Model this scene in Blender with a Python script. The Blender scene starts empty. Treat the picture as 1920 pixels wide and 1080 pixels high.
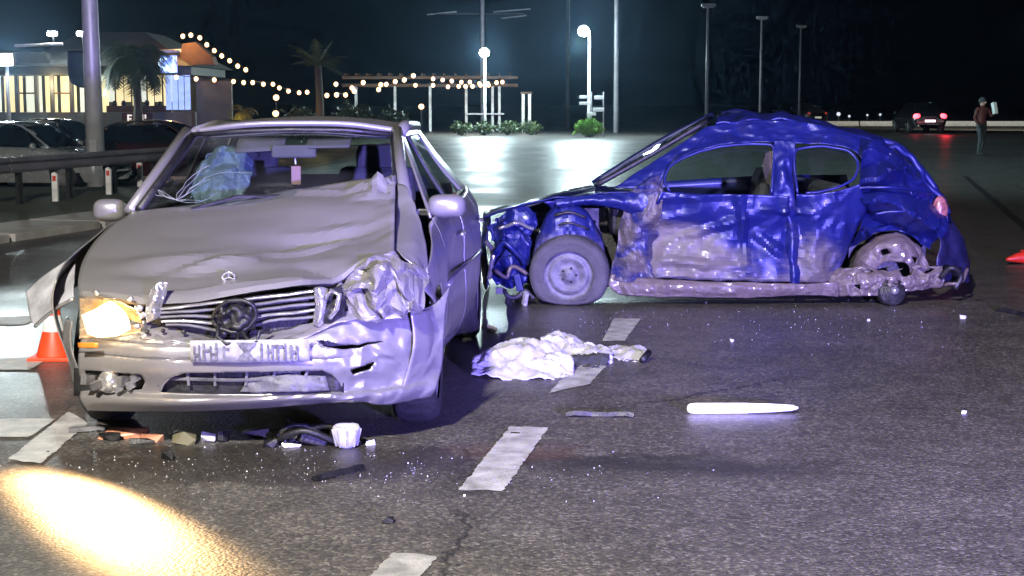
import bpy, bmesh, math, random
from mathutils import Vector, Matrix, noise
R = math.radians
random.seed(7)
scene = bpy.context.scene
COL = scene.collection

# ------------------------------------------------------------ camera
cam = bpy.data.cameras.new("camera"); camo = bpy.data.objects.new("camera", cam); COL.objects.link(camo)
camo.location = (0, 0, 1.54); camo.rotation_euler = (R(90 - 6.88), 0, 0)
cam.lens = 54.4; cam.sensor_width = 36; cam.clip_start = .1; cam.clip_end = 1500
scene.camera = camo
scene.view_settings.view_transform = 'Standard'; scene.view_settings.look = 'None'
scene.view_settings.exposure = 0; scene.view_settings.gamma = 1
scene.cycles.use_denoising = True
scene.cycles.max_bounces = 5; scene.cycles.diffuse_bounces = 2; scene.cycles.glossy_bounces = 3; scene.cycles.transmission_bounces = 2; scene.cycles.transparent_max_bounces = 8
scene.cycles.volume_bounces = 0
scene.cycles.use_adaptive_sampling = True; scene.cycles.adaptive_threshold = .03; scene.cycles.adaptive_min_samples = 16
scene.cycles.sample_clamp_indirect = 4

# ------------------------------------------------------------ night sky
world = bpy.data.worlds.new("World"); scene.world = world; world.use_nodes = True
wn = world.node_tree.nodes; wl = world.node_tree.links
bg = wn['Background']
sky = wn.new('ShaderNodeTexSky'); sky.sky_type = 'NISHITA'; sky.sun_disc = False
sky.sun_elevation = R(-4); sky.sun_rotation = R(250); sky.air_density = 1.2; sky.dust_density = .6
wl.new(sky.outputs[0], bg.inputs[0]); bg.inputs[1].default_value = 0.007

def lamp(name, kind, loc, energy, color, **kw):
    d = bpy.data.lights.new(name, kind); o = bpy.data.objects.new(name, d); COL.objects.link(o)
    o.location = loc; d.energy = energy; d.color = color
    tgt = kw.pop('target', None)
    for k, v in kw.items(): setattr(d, k, v)
    if tgt is not None:
        o.rotation_euler = (Vector(tgt) - Vector(loc)).to_track_quat('-Z', 'Y').to_euler()
    return o

# the moon, faint; the street lamp behind the photographer; the blue beacon beam of the patrol car
lamp('moon', 'SUN', (0, 0, 30), 0.004, (.8, .88, 1), angle=R(.5), target=(10, 20, 0))
lamp('street_lamp_behind', 'SPOT', (-2.6, -3.5, 7.6), 18500, (1, .93, .84), spot_size=R(135), spot_blend=.7, shadow_soft_size=.25, target=(-.6, 6.5, 0))
bb = lamp('beacon_beam', 'SPOT', (3.2, -2.2, 1.15), 30000, (.29, .23, 1), spot_size=R(42), spot_blend=.8, shadow_soft_size=.12, target=(.8, 11.6, 1.0))
bb.scale = (1.0, .62, 1)

# ------------------------------------------------------------ helpers
def tag(o, label=None, cat=None, group=None, kind=None):
    if label: o['label'] = label
    if cat: o['category'] = cat
    if group: o['group'] = group
    if kind: o['kind'] = kind
    return o

def empty(name, loc, rz=0, label=None, cat=None, group=None):
    o = bpy.data.objects.new(name, None); COL.objects.link(o)
    o.location = loc; o.rotation_euler = (0, 0, rz); o.empty_display_size = .2
    return tag(o, label, cat, group)

def mesh(name, verts, faces, mat, parent=None, smooth=True, thick=0, bevel=0, loc=None):
    me = bpy.data.meshes.new(name); me.from_pydata([tuple(v) for v in verts], [], faces); me.validate()
    if smooth: me.polygons.foreach_set('use_smooth', [True] * len(me.polygons))
    if mat: me.materials.append(mat)
    o = bpy.data.objects.new(name, me); COL.objects.link(o)
    if parent: o.parent = parent
    if loc: o.location = loc
    if thick:
        m = o.modifiers.new('thickness', 'SOLIDIFY'); m.thickness = abs(thick); m.offset = -1 if thick > 0 else 1
    if bevel:
        m = o.modifiers.new('bevel', 'BEVEL'); m.width = bevel; m.segments = 2; m.limit_method = 'ANGLE'
    return o

class MB:
    def __init__(s): s.v = []; s.f = []
    def add(s, v, f):
        b = len(s.v); s.v += [tuple(q) for q in v]; s.f += [tuple(i + b for i in q) for q in f]; return s
    def box(s, c, d, rz=0, rx=0, ry=0):
        M = Matrix.Rotation(rz, 3, 'Z') @ Matrix.Rotation(ry, 3, 'Y') @ Matrix.Rotation(rx, 3, 'X')
        v = [M @ Vector((sx * d[0] / 2, sy * d[1] / 2, sz * d[2] / 2)) + Vector(c) for sz in (-1, 1) for sy in (-1, 1) for sx in (-1, 1)]
        return s.add(v, [(0, 2, 3, 1), (4, 5, 7, 6), (0, 1, 5, 4), (2, 6, 7, 3), (0, 4, 6, 2), (1, 3, 7, 5)])
    def tube(s, path, r, n=8, cap=True):
        P = [Vector(p) for p in path]; rs = r if isinstance(r, (list, tuple)) else [r] * len(P)
        rings = []; up = None
        for i, p in enumerate(P):
            t = (P[min(i + 1, len(P) - 1)] - P[max(i - 1, 0)])
            if t.length < 1e-9: t = Vector((0, 0, 1))
            t.normalize()
            if up is None: up = t.orthogonal()
            up = (up - t * up.dot(t)); up = up.normalized() if up.length > 1e-6 else t.orthogonal().normalized()
            w = t.cross(up)
            rings.append([p + (up * math.cos(2 * math.pi * k / n) + w * math.sin(2 * math.pi * k / n)) * rs[i] for k in range(n)])
        v = [q for g in rings for q in g]; f = []
        for i in range(len(P) - 1):
            for k in range(n): f.append((i * n + k, i * n + (k + 1) % n, (i + 1) * n + (k + 1) % n, (i + 1) * n + k))
        if cap: f += [tuple(reversed(range(n))), tuple(range((len(P) - 1) * n, len(P) * n))]
        return s.add(v, f)
    def lathe(s, prof, n=24, M=None, closed=False):
        v = []; f = []; m = len(prof)
        for k in range(n):
            a = 2 * math.pi * k / n
            for (r, z) in prof: v.append(Vector((r * math.cos(a), r * math.sin(a), z)))
        if M is not None: v = [M @ q for q in v]
        for k in range(n):
            for j in range(m - 1 + (1 if closed else 0)):
                j2 = (j + 1) % m
                f.append((k * m + j, ((k + 1) % n) * m + j, ((k + 1) % n) * m + j2, k * m + j2))
        return s.add(v, f)
    def prism(s, poly, y0, y1, M=None):
        n = len(poly); v = [Vector((x, y0, z)) for x, z in poly] + [Vector((x, y1, z)) for x, z in poly]
        if M is not None: v = [M @ q for q in v]
        return s.add(v, [tuple(range(n)), tuple(reversed(range(n, 2 * n)))] + [(i, n + i, n + (i + 1) % n, (i + 1) % n) for i in range(n)])
    def ball(s, c, r, n=10, m=6, sq=(1, 1, 1)):
        prof = [(max(1e-4, r * math.sin(math.pi * j / m)), -r * math.cos(math.pi * j / m)) for j in range(m + 1)]
        return s.lathe(prof, n, Matrix.Translation(c) @ Matrix.Diagonal((*sq, 1)))
    def build(s, name, mat, parent=None, smooth=False, **kw):
        return mesh(name, s.v, s.f, mat, parent, smooth, **kw)

def cr(a, b, c, d, t):
    return .5 * ((2 * b) + (c - a) * t + (2 * a - 5 * b + 4 * c - d) * t * t + (3 * b - a - 3 * c + d) * t ** 3)
def curve(pts, n, smooth=True):
    P = [Vector(p) for p in pts]
    if len(P) == 1: return P * n
    L = [0]
    for i in range(1, len(P)): L.append(L[-1] + max(1e-6, (P[i] - P[i - 1]).length))
    out = []; i = 0
    for k in range(n):
        s = L[-1] * k / (n - 1)
        while i < len(P) - 2 and s > L[i + 1]: i += 1
        t = min(1, (s - L[i]) / (L[i + 1] - L[i]))
        if smooth and len(P) > 2:
            out.append(cr(P[max(i - 1, 0)] if i > 0 else 2 * P[0] - P[1], P[i], P[i + 1], P[i + 2] if i + 2 < len(P) else 2 * P[-1] - P[-2], t))
        else: out.append(P[i].lerp(P[i + 1], t))
    return out
def patch(rows, nu, nv, su=True, sv=True):
    A = [curve(r, nu, su) for r in rows]
    cols = [curve([a[i] for a in A], nv, sv) for i in range(nu)]
    return [[cols[i][j] for i in range(nu)] for j in range(nv)]
def inside(x, z, poly):
    c = False; n = len(poly)
    for i in range(n):
        (x1, z1), (x2, z2) = poly[i], poly[(i + 1) % n]
        if (z1 > z) != (z2 > z) and x < (x2 - x1) * (z - z1) / (z2 - z1) + x1: c = not c
    return c
def nearest(x, z, poly):
    best = None
    for i in range(len(poly)):
        a = Vector(poly[i]); b = Vector(poly[(i + 1) % len(poly)]); ab = b - a
        t = max(0, min(1, (Vector((x, z)) - a).dot(ab) / max(1e-9, ab.length_squared))); q = a + ab * t
        d = (q - Vector((x, z))).length
        if best is None or d < best[0]: best = (d, q)
    return best[1]
def panel(name, rows, mat, parent, nu=40, nv=24, disp=None, holes=None, thick=.006, su=True, sv=True, scrape=None, smooth=True, hax=(0, 2), sharp=None):
    g = patch(rows, nu, nv, su, sv)
    V = [Vector(q) for r in g for q in r]; Fc = [(j * nu + i, j * nu + i + 1, (j + 1) * nu + i + 1, (j + 1) * nu + i) for j in range(nv - 1) for i in range(nu - 1)]
    if holes:
        for H in holes:
            H2 = [(p[hax[0]], p[hax[1]]) if len(p) == 3 else p for p in H]
            keep = []; touch = set()
            for f in Fc:
                c = sum((V[i] for i in f), Vector()) / 4
                if inside(c[hax[0]], c[hax[1]], H2): touch.update(f)
                else: keep.append(f)
            used = set(i for f in keep for i in f)
            for i in touch & used:
                q = nearest(V[i][hax[0]], V[i][hax[1]], H2); V[i][hax[0]] = q[0]; V[i][hax[1]] = q[1]
            Fc = keep
    raw = [v.copy() for v in V]
    if disp: V = [v + Vector(disp(v)) for v in V]
    o = mesh(name, V, Fc, mat, parent, smooth, thick=thick)
    if sharp: o.data.set_sharp_from_angle(angle=R(sharp))   # hard creases, smooth flats
    if scrape:
        at = o.data.attributes.new('scrape', 'FLOAT', 'POINT')
        at.data.foreach_set('value', [max(0, min(1, scrape(v))) for v in raw])
    return o
def fold(p, a, b, w, amp, ax=(0, 2)):
    # a sharp pressed ridge along the line a-b
    px, pz = p[ax[0]], p[ax[1]]; dx, dz = b[0] - a[0], b[1] - a[1]
    t = max(0, min(1, ((px - a[0]) * dx + (pz - a[1]) * dz) / (dx * dx + dz * dz)))
    d = math.hypot(px - a[0] - dx * t, pz - a[1] - dz * t) + .012 * nz(p, 12, 2)
    return amp * max(0, 1 - abs(d) / w) * (1 - .6 * abs(2 * t - 1))
def crease(p, s, seed=0.0):
    v = Vector(p) * s + Vector((seed * 7.1, seed * 3.3, seed * 1.7))
    return (abs(noise.noise(v)) * 2 - .45) + .45 * (abs(noise.noise(v * 2.3 + Vector((5, 1, 9)))) * 2 - .45)
def nz(p, s, seed=0.0): return noise.noise(Vector(p) * s + Vector((seed, seed * 2.7, seed * .6)))
def gauss(p, c, r): return math.exp(-sum(((p[i] - c[i]) / r[i]) ** 2 for i in range(3)))
def sstep(a, b, x):
    t = max(0, min(1, (x - a) / (b - a))); return t * t * (3 - 2 * t)

# ------------------------------------------------------------ materials
def pmat(name, base, rough=.5, metal=0, var=.25, scale=6, bump=0, bscale=60, coat=0, spec=.5, emit=None, estr=0, alpha=None, rvar=.1):
    m = bpy.data.materials.new(name); m.use_nodes = True; nt = m.node_tree; n = nt.nodes; l = nt.links
    b = n['Principled BSDF']
    b.inputs['Metallic'].default_value = metal; b.inputs['Roughness'].default_value = rough
    b.inputs['Specular IOR Level'].default_value = spec; b.inputs['Coat Weight'].default_value = coat
    tc = n.new('ShaderNodeTexCoord')
    if var:
        t = n.new('ShaderNodeTexNoise'); t.inputs['Scale'].default_value = scale; t.inputs['Detail'].default_value = 6
        l.new(tc.outputs['Object'], t.inputs['Vector'])
        r = n.new('ShaderNodeMapRange'); r.inputs[1].default_value = .3; r.inputs[2].default_value = .7; r.inputs[3].default_value = 1 - var; r.inputs[4].default_value = 1 + var * .6
        l.new(t.outputs[0], r.inputs[0])
        mx = n.new('ShaderNodeMix'); mx.data_type = 'RGBA'; mx.blend_type = 'MULTIPLY'; mx.inputs[0].default_value = 1
        mx.inputs[6].default_value = (*base, 1); l.new(r.outputs[0], mx.inputs[7]); l.new(mx.outputs[2], b.inputs['Base Color'])
        if rvar:
            r2 = n.new('ShaderNodeMapRange'); r2.inputs[1].default_value = .3; r2.inputs[2].default_value = .7; r2.inputs[3].default_value = max(.02, rough - rvar); r2.inputs[4].default_value = min(1, rough + rvar)
            l.new(t.outputs[0], r2.inputs[0]); l.new(r2.outputs[0], b.inputs['Roughness'])
    else: b.inputs['Base Color'].default_value = (*base, 1)
    if bump:
        t2 = n.new('ShaderNodeTexNoise'); t2.inputs['Scale'].default_value = bscale; t2.inputs['Detail'].default_value = 5
        l.new(tc.outputs['Object'], t2.inputs['Vector'])
        bp = n.new('ShaderNodeBump'); bp.inputs['Strength'].default_value = bump; bp.inputs['Distance'].default_value = .02
        l.new(t2.outputs[0], bp.inputs['Height']); l.new(bp.outputs[0], b.inputs['Normal'])
    if emit: b.inputs['Emission Color'].default_value = (*emit, 1); b.inputs['Emission Strength'].default_value = estr
    if alpha is not None: b.inputs['Alpha'].default_value = alpha
    return m
def glassmat(name, tint, rough=.03, mixf=.16, dirt=.12, dscale=5, ddet=9):
    m = bpy.data.materials.new(name); m.use_nodes = True; nt = m.node_tree; n = nt.nodes; l = nt.links
    n.remove(n['Principled BSDF']); out = n['Material Output']
    tr = n.new('ShaderNodeBsdfTransparent'); tr.inputs[0].default_value = (*tint, 1)
    gl = n.new('ShaderNodeBsdfGlossy'); gl.inputs['Roughness'].default_value = rough; gl.inputs[0].default_value = (.9, .95, 1, 1)
    df = n.new('ShaderNodeBsdfDiffuse'); df.inputs[0].default_value = (.3, .32, .32, 1)
    lw = n.new('ShaderNodeLayerWeight'); lw.inputs[0].default_value = .5
    fr = n.new('ShaderNodeMath'); fr.operation = 'POWER'; fr.inputs[1].default_value = 4; l.new(lw.outputs['Facing'], fr.inputs[0])
    ad = n.new('ShaderNodeMath'); ad.operation = 'ADD'; ad.inputs[1].default_value = mixf * .4; l.new(fr.outputs[0], ad.inputs[0])
    ms = n.new('ShaderNodeMixShader'); l.new(ad.outputs[0], ms.inputs[0]); l.new(tr.outputs[0], ms.inputs[1]); l.new(gl.outputs[0], ms.inputs[2])
    tc = n.new('ShaderNodeTexCoord'); t = n.new('ShaderNodeTexNoise'); t.inputs['Scale'].default_value = dscale; t.inputs['Detail'].default_value = ddet
    l.new(tc.outputs['Object'], t.inputs['Vector'])
    r = n.new('ShaderNodeMapRange'); r.inputs[1].default_value = .45; r.inputs[2].default_value = .75; r.inputs[3].default_value = 0; r.inputs[4].default_value = dirt; l.new(t.outputs[0], r.inputs[0])
    m2 = n.new('ShaderNodeMixShader'); l.new(r.outputs[0], m2.inputs[0]); l.new(ms.outputs[0], m2.inputs[1]); l.new(df.outputs[0], m2.inputs[2])
    l.new(m2.outputs[0], out.inputs[0]); return m
def emat(name, col, s):
    return pmat(name, (.8, .8, .8), .4, var=0, emit=col, estr=s)

M = {}
M['rubber'] = pmat('rubber', (.016, .016, .017), .75, var=.4, scale=20, bump=.3)
M['black_plastic'] = pmat('black_plastic', (.012, .012, .013), .5, var=.4, scale=14, bump=.2)
M['grey_plastic'] = pmat('grey_plastic', (.10, .10, .105), .55, var=.4, scale=14, bump=.2)
M['dark_metal'] = pmat('dark_metal', (.05, .05, .052), .5, .6, var=.5, scale=15, bump=.3)
M['chrome'] = pmat('chrome', (.75, .75, .76), .16, .85, var=.2, scale=12)
M['alloy'] = pmat('alloy', (.42, .42, .43), .4, .6, var=.35, scale=10, bump=.15)
M['white_paint'] = pmat('white_paint', (.74, .74, .72), .5, var=.25, scale=8)
M['concrete'] = pmat('concrete', (.34, .33, .31), .8, var=.3, scale=3, bump=.4, bscale=30)
M['galv'] = pmat('galvanised_steel', (.40, .41, .42), .5, .4, var=.25, scale=4)
M['glass'] = glassmat('window_glass', (.86, .90, .90), dirt=.02)
M['tinted_glass'] = glassmat('tinted_glass', (.84, .90, .90), dirt=.015)
M['wind_glass'] = glassmat('windscreen_glass', (.90, .95, .96), mixf=.3, dirt=.07, dscale=1.7, ddet=2.5)  # smooth dirt film also stands in for a milky reflection on the glass
M['dark_glass'] = pmat('dark_glass', (.006, .007, .009), .06, var=0, spec=.8)
M['headliner'] = pmat('headliner_felt', (.075, .075, .08), .9, var=.2)
M['interior'] = pmat('interior_cloth', (.045, .047, .052), .85, var=.3, scale=20)
M['red_plastic'] = pmat('red_plastic', (.60, .025, .012), .45, var=.2)
M['tail_lit'] = emat('tail_light_lit', (1, .03, .06), 7)
M['head_white'] = emat('headlight_far', (1, .85, .9), 9)

# wet asphalt
def road_material():
    m = bpy.data.materials.new('wet_asphalt'); m.use_nodes = True; nt = m.node_tree; n = nt.nodes; l = nt.links
    b = n['Principled BSDF']; tc = n.new('ShaderNodeTexCoord')
    def noi(s, d=6, rough=.6):
        t = n.new('ShaderNodeTexNoise'); t.inputs['Scale'].default_value = s; t.inputs['Detail'].default_value = d; t.inputs['Roughness'].default_value = rough
        l.new(tc.outputs['Object'], t.inputs['Vector']); return t
    def rng(src, a, c, lo, hi):
        r = n.new('ShaderNodeMapRange'); r.inputs[1].default_value = a; r.inputs[2].default_value = c; r.inputs[3].default_value = lo; r.inputs[4].default_value = hi
        l.new(src, r.inputs[0]); return r.outputs[0]
    vo = n.new('ShaderNodeTexVoronoi'); vo.inputs['Scale'].default_value = 75; l.new(tc.outputs['Object'], vo.inputs['Vector'])
    sp = n.new('ShaderNodeSeparateColor'); l.new(vo.outputs['Color'], sp.inputs[0])
    big = noi(.35, 5); mid = noi(3.2, 8, .7); fine = noi(45, 4, .7)
    # aggregate: pale, tan and dark chips in a dark binder
    chips = n.new('ShaderNodeValToRGB'); e = chips.color_ramp.elements
    e[0].position = 0; e[0].color = (.047, .046, .045, 1); e[1].position = 1; e[1].color = (.19, .18, .165, 1)
    x = e.new(.45); x.color = (.075, .070, .064, 1); x = e.new(.8); x.color = (.11, .10, .088, 1)
    l.new(sp.outputs[0], chips.inputs[0])
    mul = n.new('ShaderNodeMix'); mul.data_type = 'RGBA'; mul.blend_type = 'MULTIPLY'; mul.inputs[0].default_value = 1
    l.new(chips.outputs[0], mul.inputs[6]); l.new(rng(mid.outputs[0], .3, .7, .62, 1.25), mul.inputs[7])
    mul2 = n.new('ShaderNodeMix'); mul2.data_type = 'RGBA'; mul2.blend_type = 'MULTIPLY'; mul2.inputs[0].default_value = 1
    l.new(mul.outputs[2], mul2.inputs[6]); l.new(rng(big.outputs[0], .35, .65, .7, 1.15), mul2.inputs[7])
    # a wavering darker band across part of the lane
    sx = n.new('ShaderNodeSeparateXYZ'); l.new(tc.outputs['Object'], sx.inputs[0])
    def math_(op, a, bb):
        q = n.new('ShaderNodeMath'); q.operation = op
        for i, s in ((0, a), (1, bb)):
            if isinstance(s, (int, float)): q.inputs[i].default_value = s
            else: l.new(s, q.inputs[i])
        return q.outputs[0]
    wob = rng(mid.outputs[0], .2, .8, -.18, .18)
    yy = math_('ADD', math_('ADD', sx.outputs[1], math_('MULTIPLY', sx.outputs[0], .10)), wob)
    dark_band = rng(math_('ABSOLUTE', math_('SUBTRACT', yy, 6.52), 0), .07, .24, 1, 0)
    dark_band = math_('MULTIPLY', dark_band, rng(sx.outputs[0], -.1, .25, 0, 1)); dark_band = math_('MULTIPLY', dark_band, rng(sx.outputs[0], 1.0, 1.6, 1, 0))
    dark_band = math_('MULTIPLY', dark_band, .8)
    mx = n.new('ShaderNodeMix'); mx.data_type = 'RGBA'; l.new(dark_band, mx.inputs[0]); l.new(mul2.outputs[2], mx.inputs[6]); mx.inputs[7].default_value = (.018, .017, .017, 1)
    # hairline cracks and older patches
    wv = n.new('ShaderNodeMix'); wv.data_type = 'RGBA'; wv.blend_type = 'ADD'; wv.inputs[0].default_value = .35; l.new(tc.outputs['Object'], wv.inputs[6]); l.new(mid.outputs[1], wv.inputs[7])
    ck = n.new('ShaderNodeTexVoronoi'); ck.feature = 'DISTANCE_TO_EDGE'; ck.inputs['Scale'].default_value = .42; l.new(wv.outputs[2], ck.inputs['Vector'])
    ckm = math_('MULTIPLY', rng(ck.outputs['Distance'], .002, .007, .75, 0), rng(big.outputs[0], .46, .54, 0, 1))
    mc = n.new('ShaderNodeMix'); mc.data_type = 'RGBA'; l.new(ckm, mc.inputs[0]); l.new(mx.outputs[2], mc.inputs[6]); mc.inputs[7].default_value = (.012, .012, .012, 1)
    # oil and coolant stain spreading from under the silver car
    def blob(cx, cy, rx, ry):
        dx = math_('POWER', math_('DIVIDE', math_('SUBTRACT', sx.outputs[0], cx), rx), 2); dy = math_('POWER', math_('DIVIDE', math_('SUBTRACT', sx.outputs[1], cy), ry), 2)
        return math_('ADD', math_('ADD', dx, dy), rng(mid.outputs[0], .3, .7, -.5, .5))
    oil = rng(blob(-1.0, 6.5, 1.15, .42), .55, 1.0, .62, 0)
    mo = n.new('ShaderNodeMix'); mo.data_type = 'RGBA'; l.new(oil, mo.inputs[0]); l.new(mc.outputs[2], mo.inputs[6]); mo.inputs[7].default_value = (.02, .017, .015, 1)
    rust = rng(blob(.02, 6.72, .35, .22), .3, 1.0, .55, 0)
    mr = n.new('ShaderNodeMix'); mr.data_type = 'RGBA'; l.new(rust, mr.inputs[0]); l.new(mo.outputs[2], mr.inputs[6]); mr.inputs[7].default_value = (.07, .035, .025, 1)
    l.new(mr.outputs[2], b.inputs['Base Color'])
    # wetness grows away from the dry foreground, with patches
    wet = math_('ADD', rng(sx.outputs[1], 5.9, 8.8, 0, .85), rng(big.outputs[0], .4, .62, -.25, .3))
    wet = math_('ADD', wet, math_('MULTIPLY', oil, .9))
    wetc = n.new('ShaderNodeClamp'); l.new(wet, wetc.inputs[0])
    l.new(math_('ADD', rng(wetc.outputs[0], 0, 1, .6, .30), rng(sx.outputs[1], 13, 22, 0, .05)), b.inputs['Roughness'])
    h = math_('ADD', math_('MULTIPLY', vo.outputs['Distance'], -1.0), math_('MULTIPLY', fine.outputs[0], .6))
    bp = n.new('ShaderNodeBump'); bp.inputs['Distance'].default_value = .006
    l.new(rng(wetc.outputs[0], 0, 1, .5, .2), bp.inputs['Strength'])
    l.new(h, bp.inputs['Height']); l.new(bp.outputs[0], b.inputs['Normal'])
    return m
M['road'] = road_material()
M['grass_ground'] = pmat('verge_soil', (.05, .06, .025), .9, var=.5, scale=2, bump=.6, bscale=12)
M['line'] = pmat('road_paint', (.40, .40, .39), .5, var=.45, scale=9, bump=.3, bscale=90)

# ------------------------------------------------------------ ground
def gz(x, y): return -.38 * sstep(4, 6.5, -x) * sstep(28, 33, y)
def ground():
    xs = [-260, -120, -60] + [-40 + i * 1.0 for i in range(41)] + [4, 10, 20, 40, 80, 160, 300]
    ys = [-40, -10, 0] + [2 + i * 2 for i in range(60)] + [140, 200, 320, 600]
    V = [(x, y, gz(x, y)) for y in ys for x in xs]; nx = len(xs)
    Fc = [(j * nx + i, j * nx + i + 1, (j + 1) * nx + i + 1, (j + 1) * nx + i) for j in range(len(ys) - 1) for i in range(nx - 1)]
    tag(mesh('road', V, Fc, M['road'], smooth=True), kind='structure')
ground()
def sheet(name, pts, mat, z, kind='structure', n=1):
    V = [(p[0], p[1], gz(p[0], p[1]) + z) for p in pts]
    return tag(mesh(name, V, [tuple(range(len(V)))], mat, smooth=False), kind=kind)
def worn_line(name, quad, nu=14, nv=40):
    # painted dash with chipped edges: grid clipped by noise along its rim
    g = patch([[quad[0], quad[1]], [quad[3], quad[2]]], nu, nv, False, False)
    V = []
    for j, r in enumerate(g):
        for i, p in enumerate(r):
            e = (1 if i == 0 else -1 if i == nu - 1 else 0)
            V.append((p[0] + e * .012 * nz(p, 25) + e * .004, p[1] + (.02 * nz(p, 14, 3) if j in (0, nv - 1) else 0), .004))
    Fc = [(j * nu + i, j * nu + i + 1, (j + 1) * nu + i + 1, (j + 1) * nu + i) for j in range(nv - 1) for i in range(nu - 1)
          if nz(V[j * nu + i], 9, 5) > -.6]
    return tag(mesh(name, V, Fc, M['line'], smooth=False), kind='structure')
for q in ([(-0.412,5.164,0),(-0.25,5.114,0),(-0.403,4.345,0),(-0.58,4.391,0)], [(-0.013,7.242,0),(0.177,7.206,0),(-0.032,6.004,0),(-0.217,6.021,0)], [(0.371,8.986,0),(0.62,9.254,0),(0.433,8.363,0),(0.192,8.082,0)],
          [(0.722,10.92,0),(0.924,10.92,0),(0.731,9.883,0),(0.579,9.883,0)], [(-2.217,7.599,0),(-2.031,7.303,0),(-2.012,6.477,0),(-2.184,6.557,0)]):
    worn_line('lane_marking', q)
for (x1, y0) in ((-3.38, 10.62), (-2.78, 8.8), (-2.22, 7.0)):
    worn_line('crossing_stripe', [(x1 - 2.6, y0 + .42, 0), (x1, y0 + .42, 0), (x1, y0, 0), (x1 - 2.6, y0, 0)], 40, 8)
# dark joint along the right carriageway
sheet('road_joint', [(9.3, 32, 0), (9.42, 32, 0), (5.2, 14.0, 0), (5.08, 14.0, 0)], M['black_plastic'], .004)
# grass verge and concrete gutter on the left, running along the guard rail
sheet('verge', [(-6.35, 17.0, 0), (-9.4, 17.0, 0), (-9.4, 28, 0), (-3.5, 28, 0)], M['grass_ground'], .005)
gs = empty('gutter', (0, 0, 0)); gs['kind'] = 'structure'
for i in range(9):
    a = Vector((-7.0 + .262 * 1.9 * i, 13.4 + 1.9 * i, .03)); d = Vector((.262, 1, 0)).normalized()
    MB().box(a + d * .93, (1.05, 1.86, .11), rz=-math.atan2(.262, 1)).build('concrete_slab', M['concrete'], gs, bevel=.01)

# ============================================================ the background
WARM = (1, .56, .22)
M['bulb'] = emat('string_bulb', (1, .52, .22), 4.5)
M['lamp_on'] = emat('street_lamp_lit', (.86, .98, 1), 160)
M['pole'] = pmat('pole_steel', (.55, .55, .57), .5, .3, var=.2, scale=3)
M['pole_dark'] = pmat('pole_weathered', (.09, .09, .095), .6, .2, var=.3, scale=3)
M['wood'] = pmat('stained_timber', (.12, .06, .03), .7, var=.4, scale=5, bump=.3)
M['render_wall'] = pmat('wall_render', (.20, .19, .17), .8, var=.2, scale=1.5)
M['roof_sheet'] = pmat('roof_sheet', (.11, .115, .105), .6, var=.35, scale=2)
M['lit_win'] = pmat('lit_room', (.7, .6, .35), .6, var=.5, scale=1.8, emit=(1, .82, .42), estr=1.0)
M['lit_win_b'] = pmat('lit_room_pale', (.7, .7, .6), .6, var=.5, scale=2.4, emit=(.95, 1, .80), estr=.8)
M['neon_blue'] = emat('neon_blue', (.10, .22, 1), 1.8)
M['neon_white'] = emat('neon_white', (.55, .78, 1), 4)
M['glass_blue'] = pmat('backlit_blue_glass', (.3, .4, .7), .3, var=.6, scale=3, emit=(.36, .5, 1), estr=1.1)
M['navy_cloth'] = pmat('navy_cloth', (.012, .014, .06), .8, var=.3, scale=4)
M['leaf'] = pmat('leaf', (.055, .085, .025), .6, var=.5, scale=1.5)
M['leaf_bright'] = pmat('grass_blades', (.16, .32, .05), .6, var=.4, scale=3)
M['leaf_dry'] = pmat('palm_leaf', (.16, .14, .03), .6, var=.4, scale=2)
M['bark'] = pmat('bark', (.09, .07, .05), .9, var=.4, scale=5, bump=.5)

# ---- street lamps (lit)
def street_lamp(base, hx, h, r, power, label, lean=0):
    t = empty('street_lamp', base, 0, label, 'street lamp')
    MB().tube([(0, 0, 0), (0, 0, .9), (lean, 0, h)], [.09, .07, .045], 10).build('pole', M['pole'], t, True)
    MB().lathe([(.001, .06), (.2, .06), (.2, 0), (.16, 0)], 14).build('base_plate', M['pole_dark'], t)
    MB().tube([(lean, 0, h - .02), (lean + hx * .5, -.1, h + .12), (lean + hx, -.15, h + .1)], .035, 8).build('arm', M['pole'], t, True)
    a = MB().ball((lean + hx, -.2, h), r, 14, 9, (1, 1, .92)).build('globe', M['lamp_on'], t, True)
    MB().lathe([(.001, .09), (r * .5, .07), (r * .62, 0)], 14, Matrix.Translation((lean + hx, -.2, h + r * .82))).build('cap', M['pole_dark'], t, True)
    wx = Vector(base) + Vector((lean + hx, -.2 - r - .25, h - r * .4))
    lamp('lamp_light', 'POINT', wx, power, (.72, .95, 1), shadow_soft_size=.25)
    return t
street_lamp((3.36, 68, 0), -.26, 4.55, .24, 3800, 'taller lit street lamp with a tuft of grass at its foot')
street_lamp((-1.25, 72, 0), -.02, 3.75, .22, 3000, 'shorter lit street lamp standing in front of the string-lit pergola')
# floodlight on the left edge by the restaurant
t = empty('floodlight_mast', (-18.42, 57, -.38), 0, 'blazing white floodlight on a mast at the far left edge', 'floodlight')
MB().tube([(0, 0, 0), (0, 0, 3.3)], [.09, .06], 10).build('pole', M['pole'], t, True)
MB().box((-.02, -.16, 3.42), (.72, .22, .5)).build('housing', M['pole_dark'], t, bevel=.03)
MB().box((-.02, -.30, 3.42), (.62, .05, .40)).build('lens', M['lamp_on'], t, bevel=.02)
lamp('floodlight_light', 'SPOT', (-18.42, 56.4, 2.95), 5200, (.82, .98, 1), spot_size=R(150), spot_blend=.8, shadow_soft_size=.3, target=(-12, 34, -.3))

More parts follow.
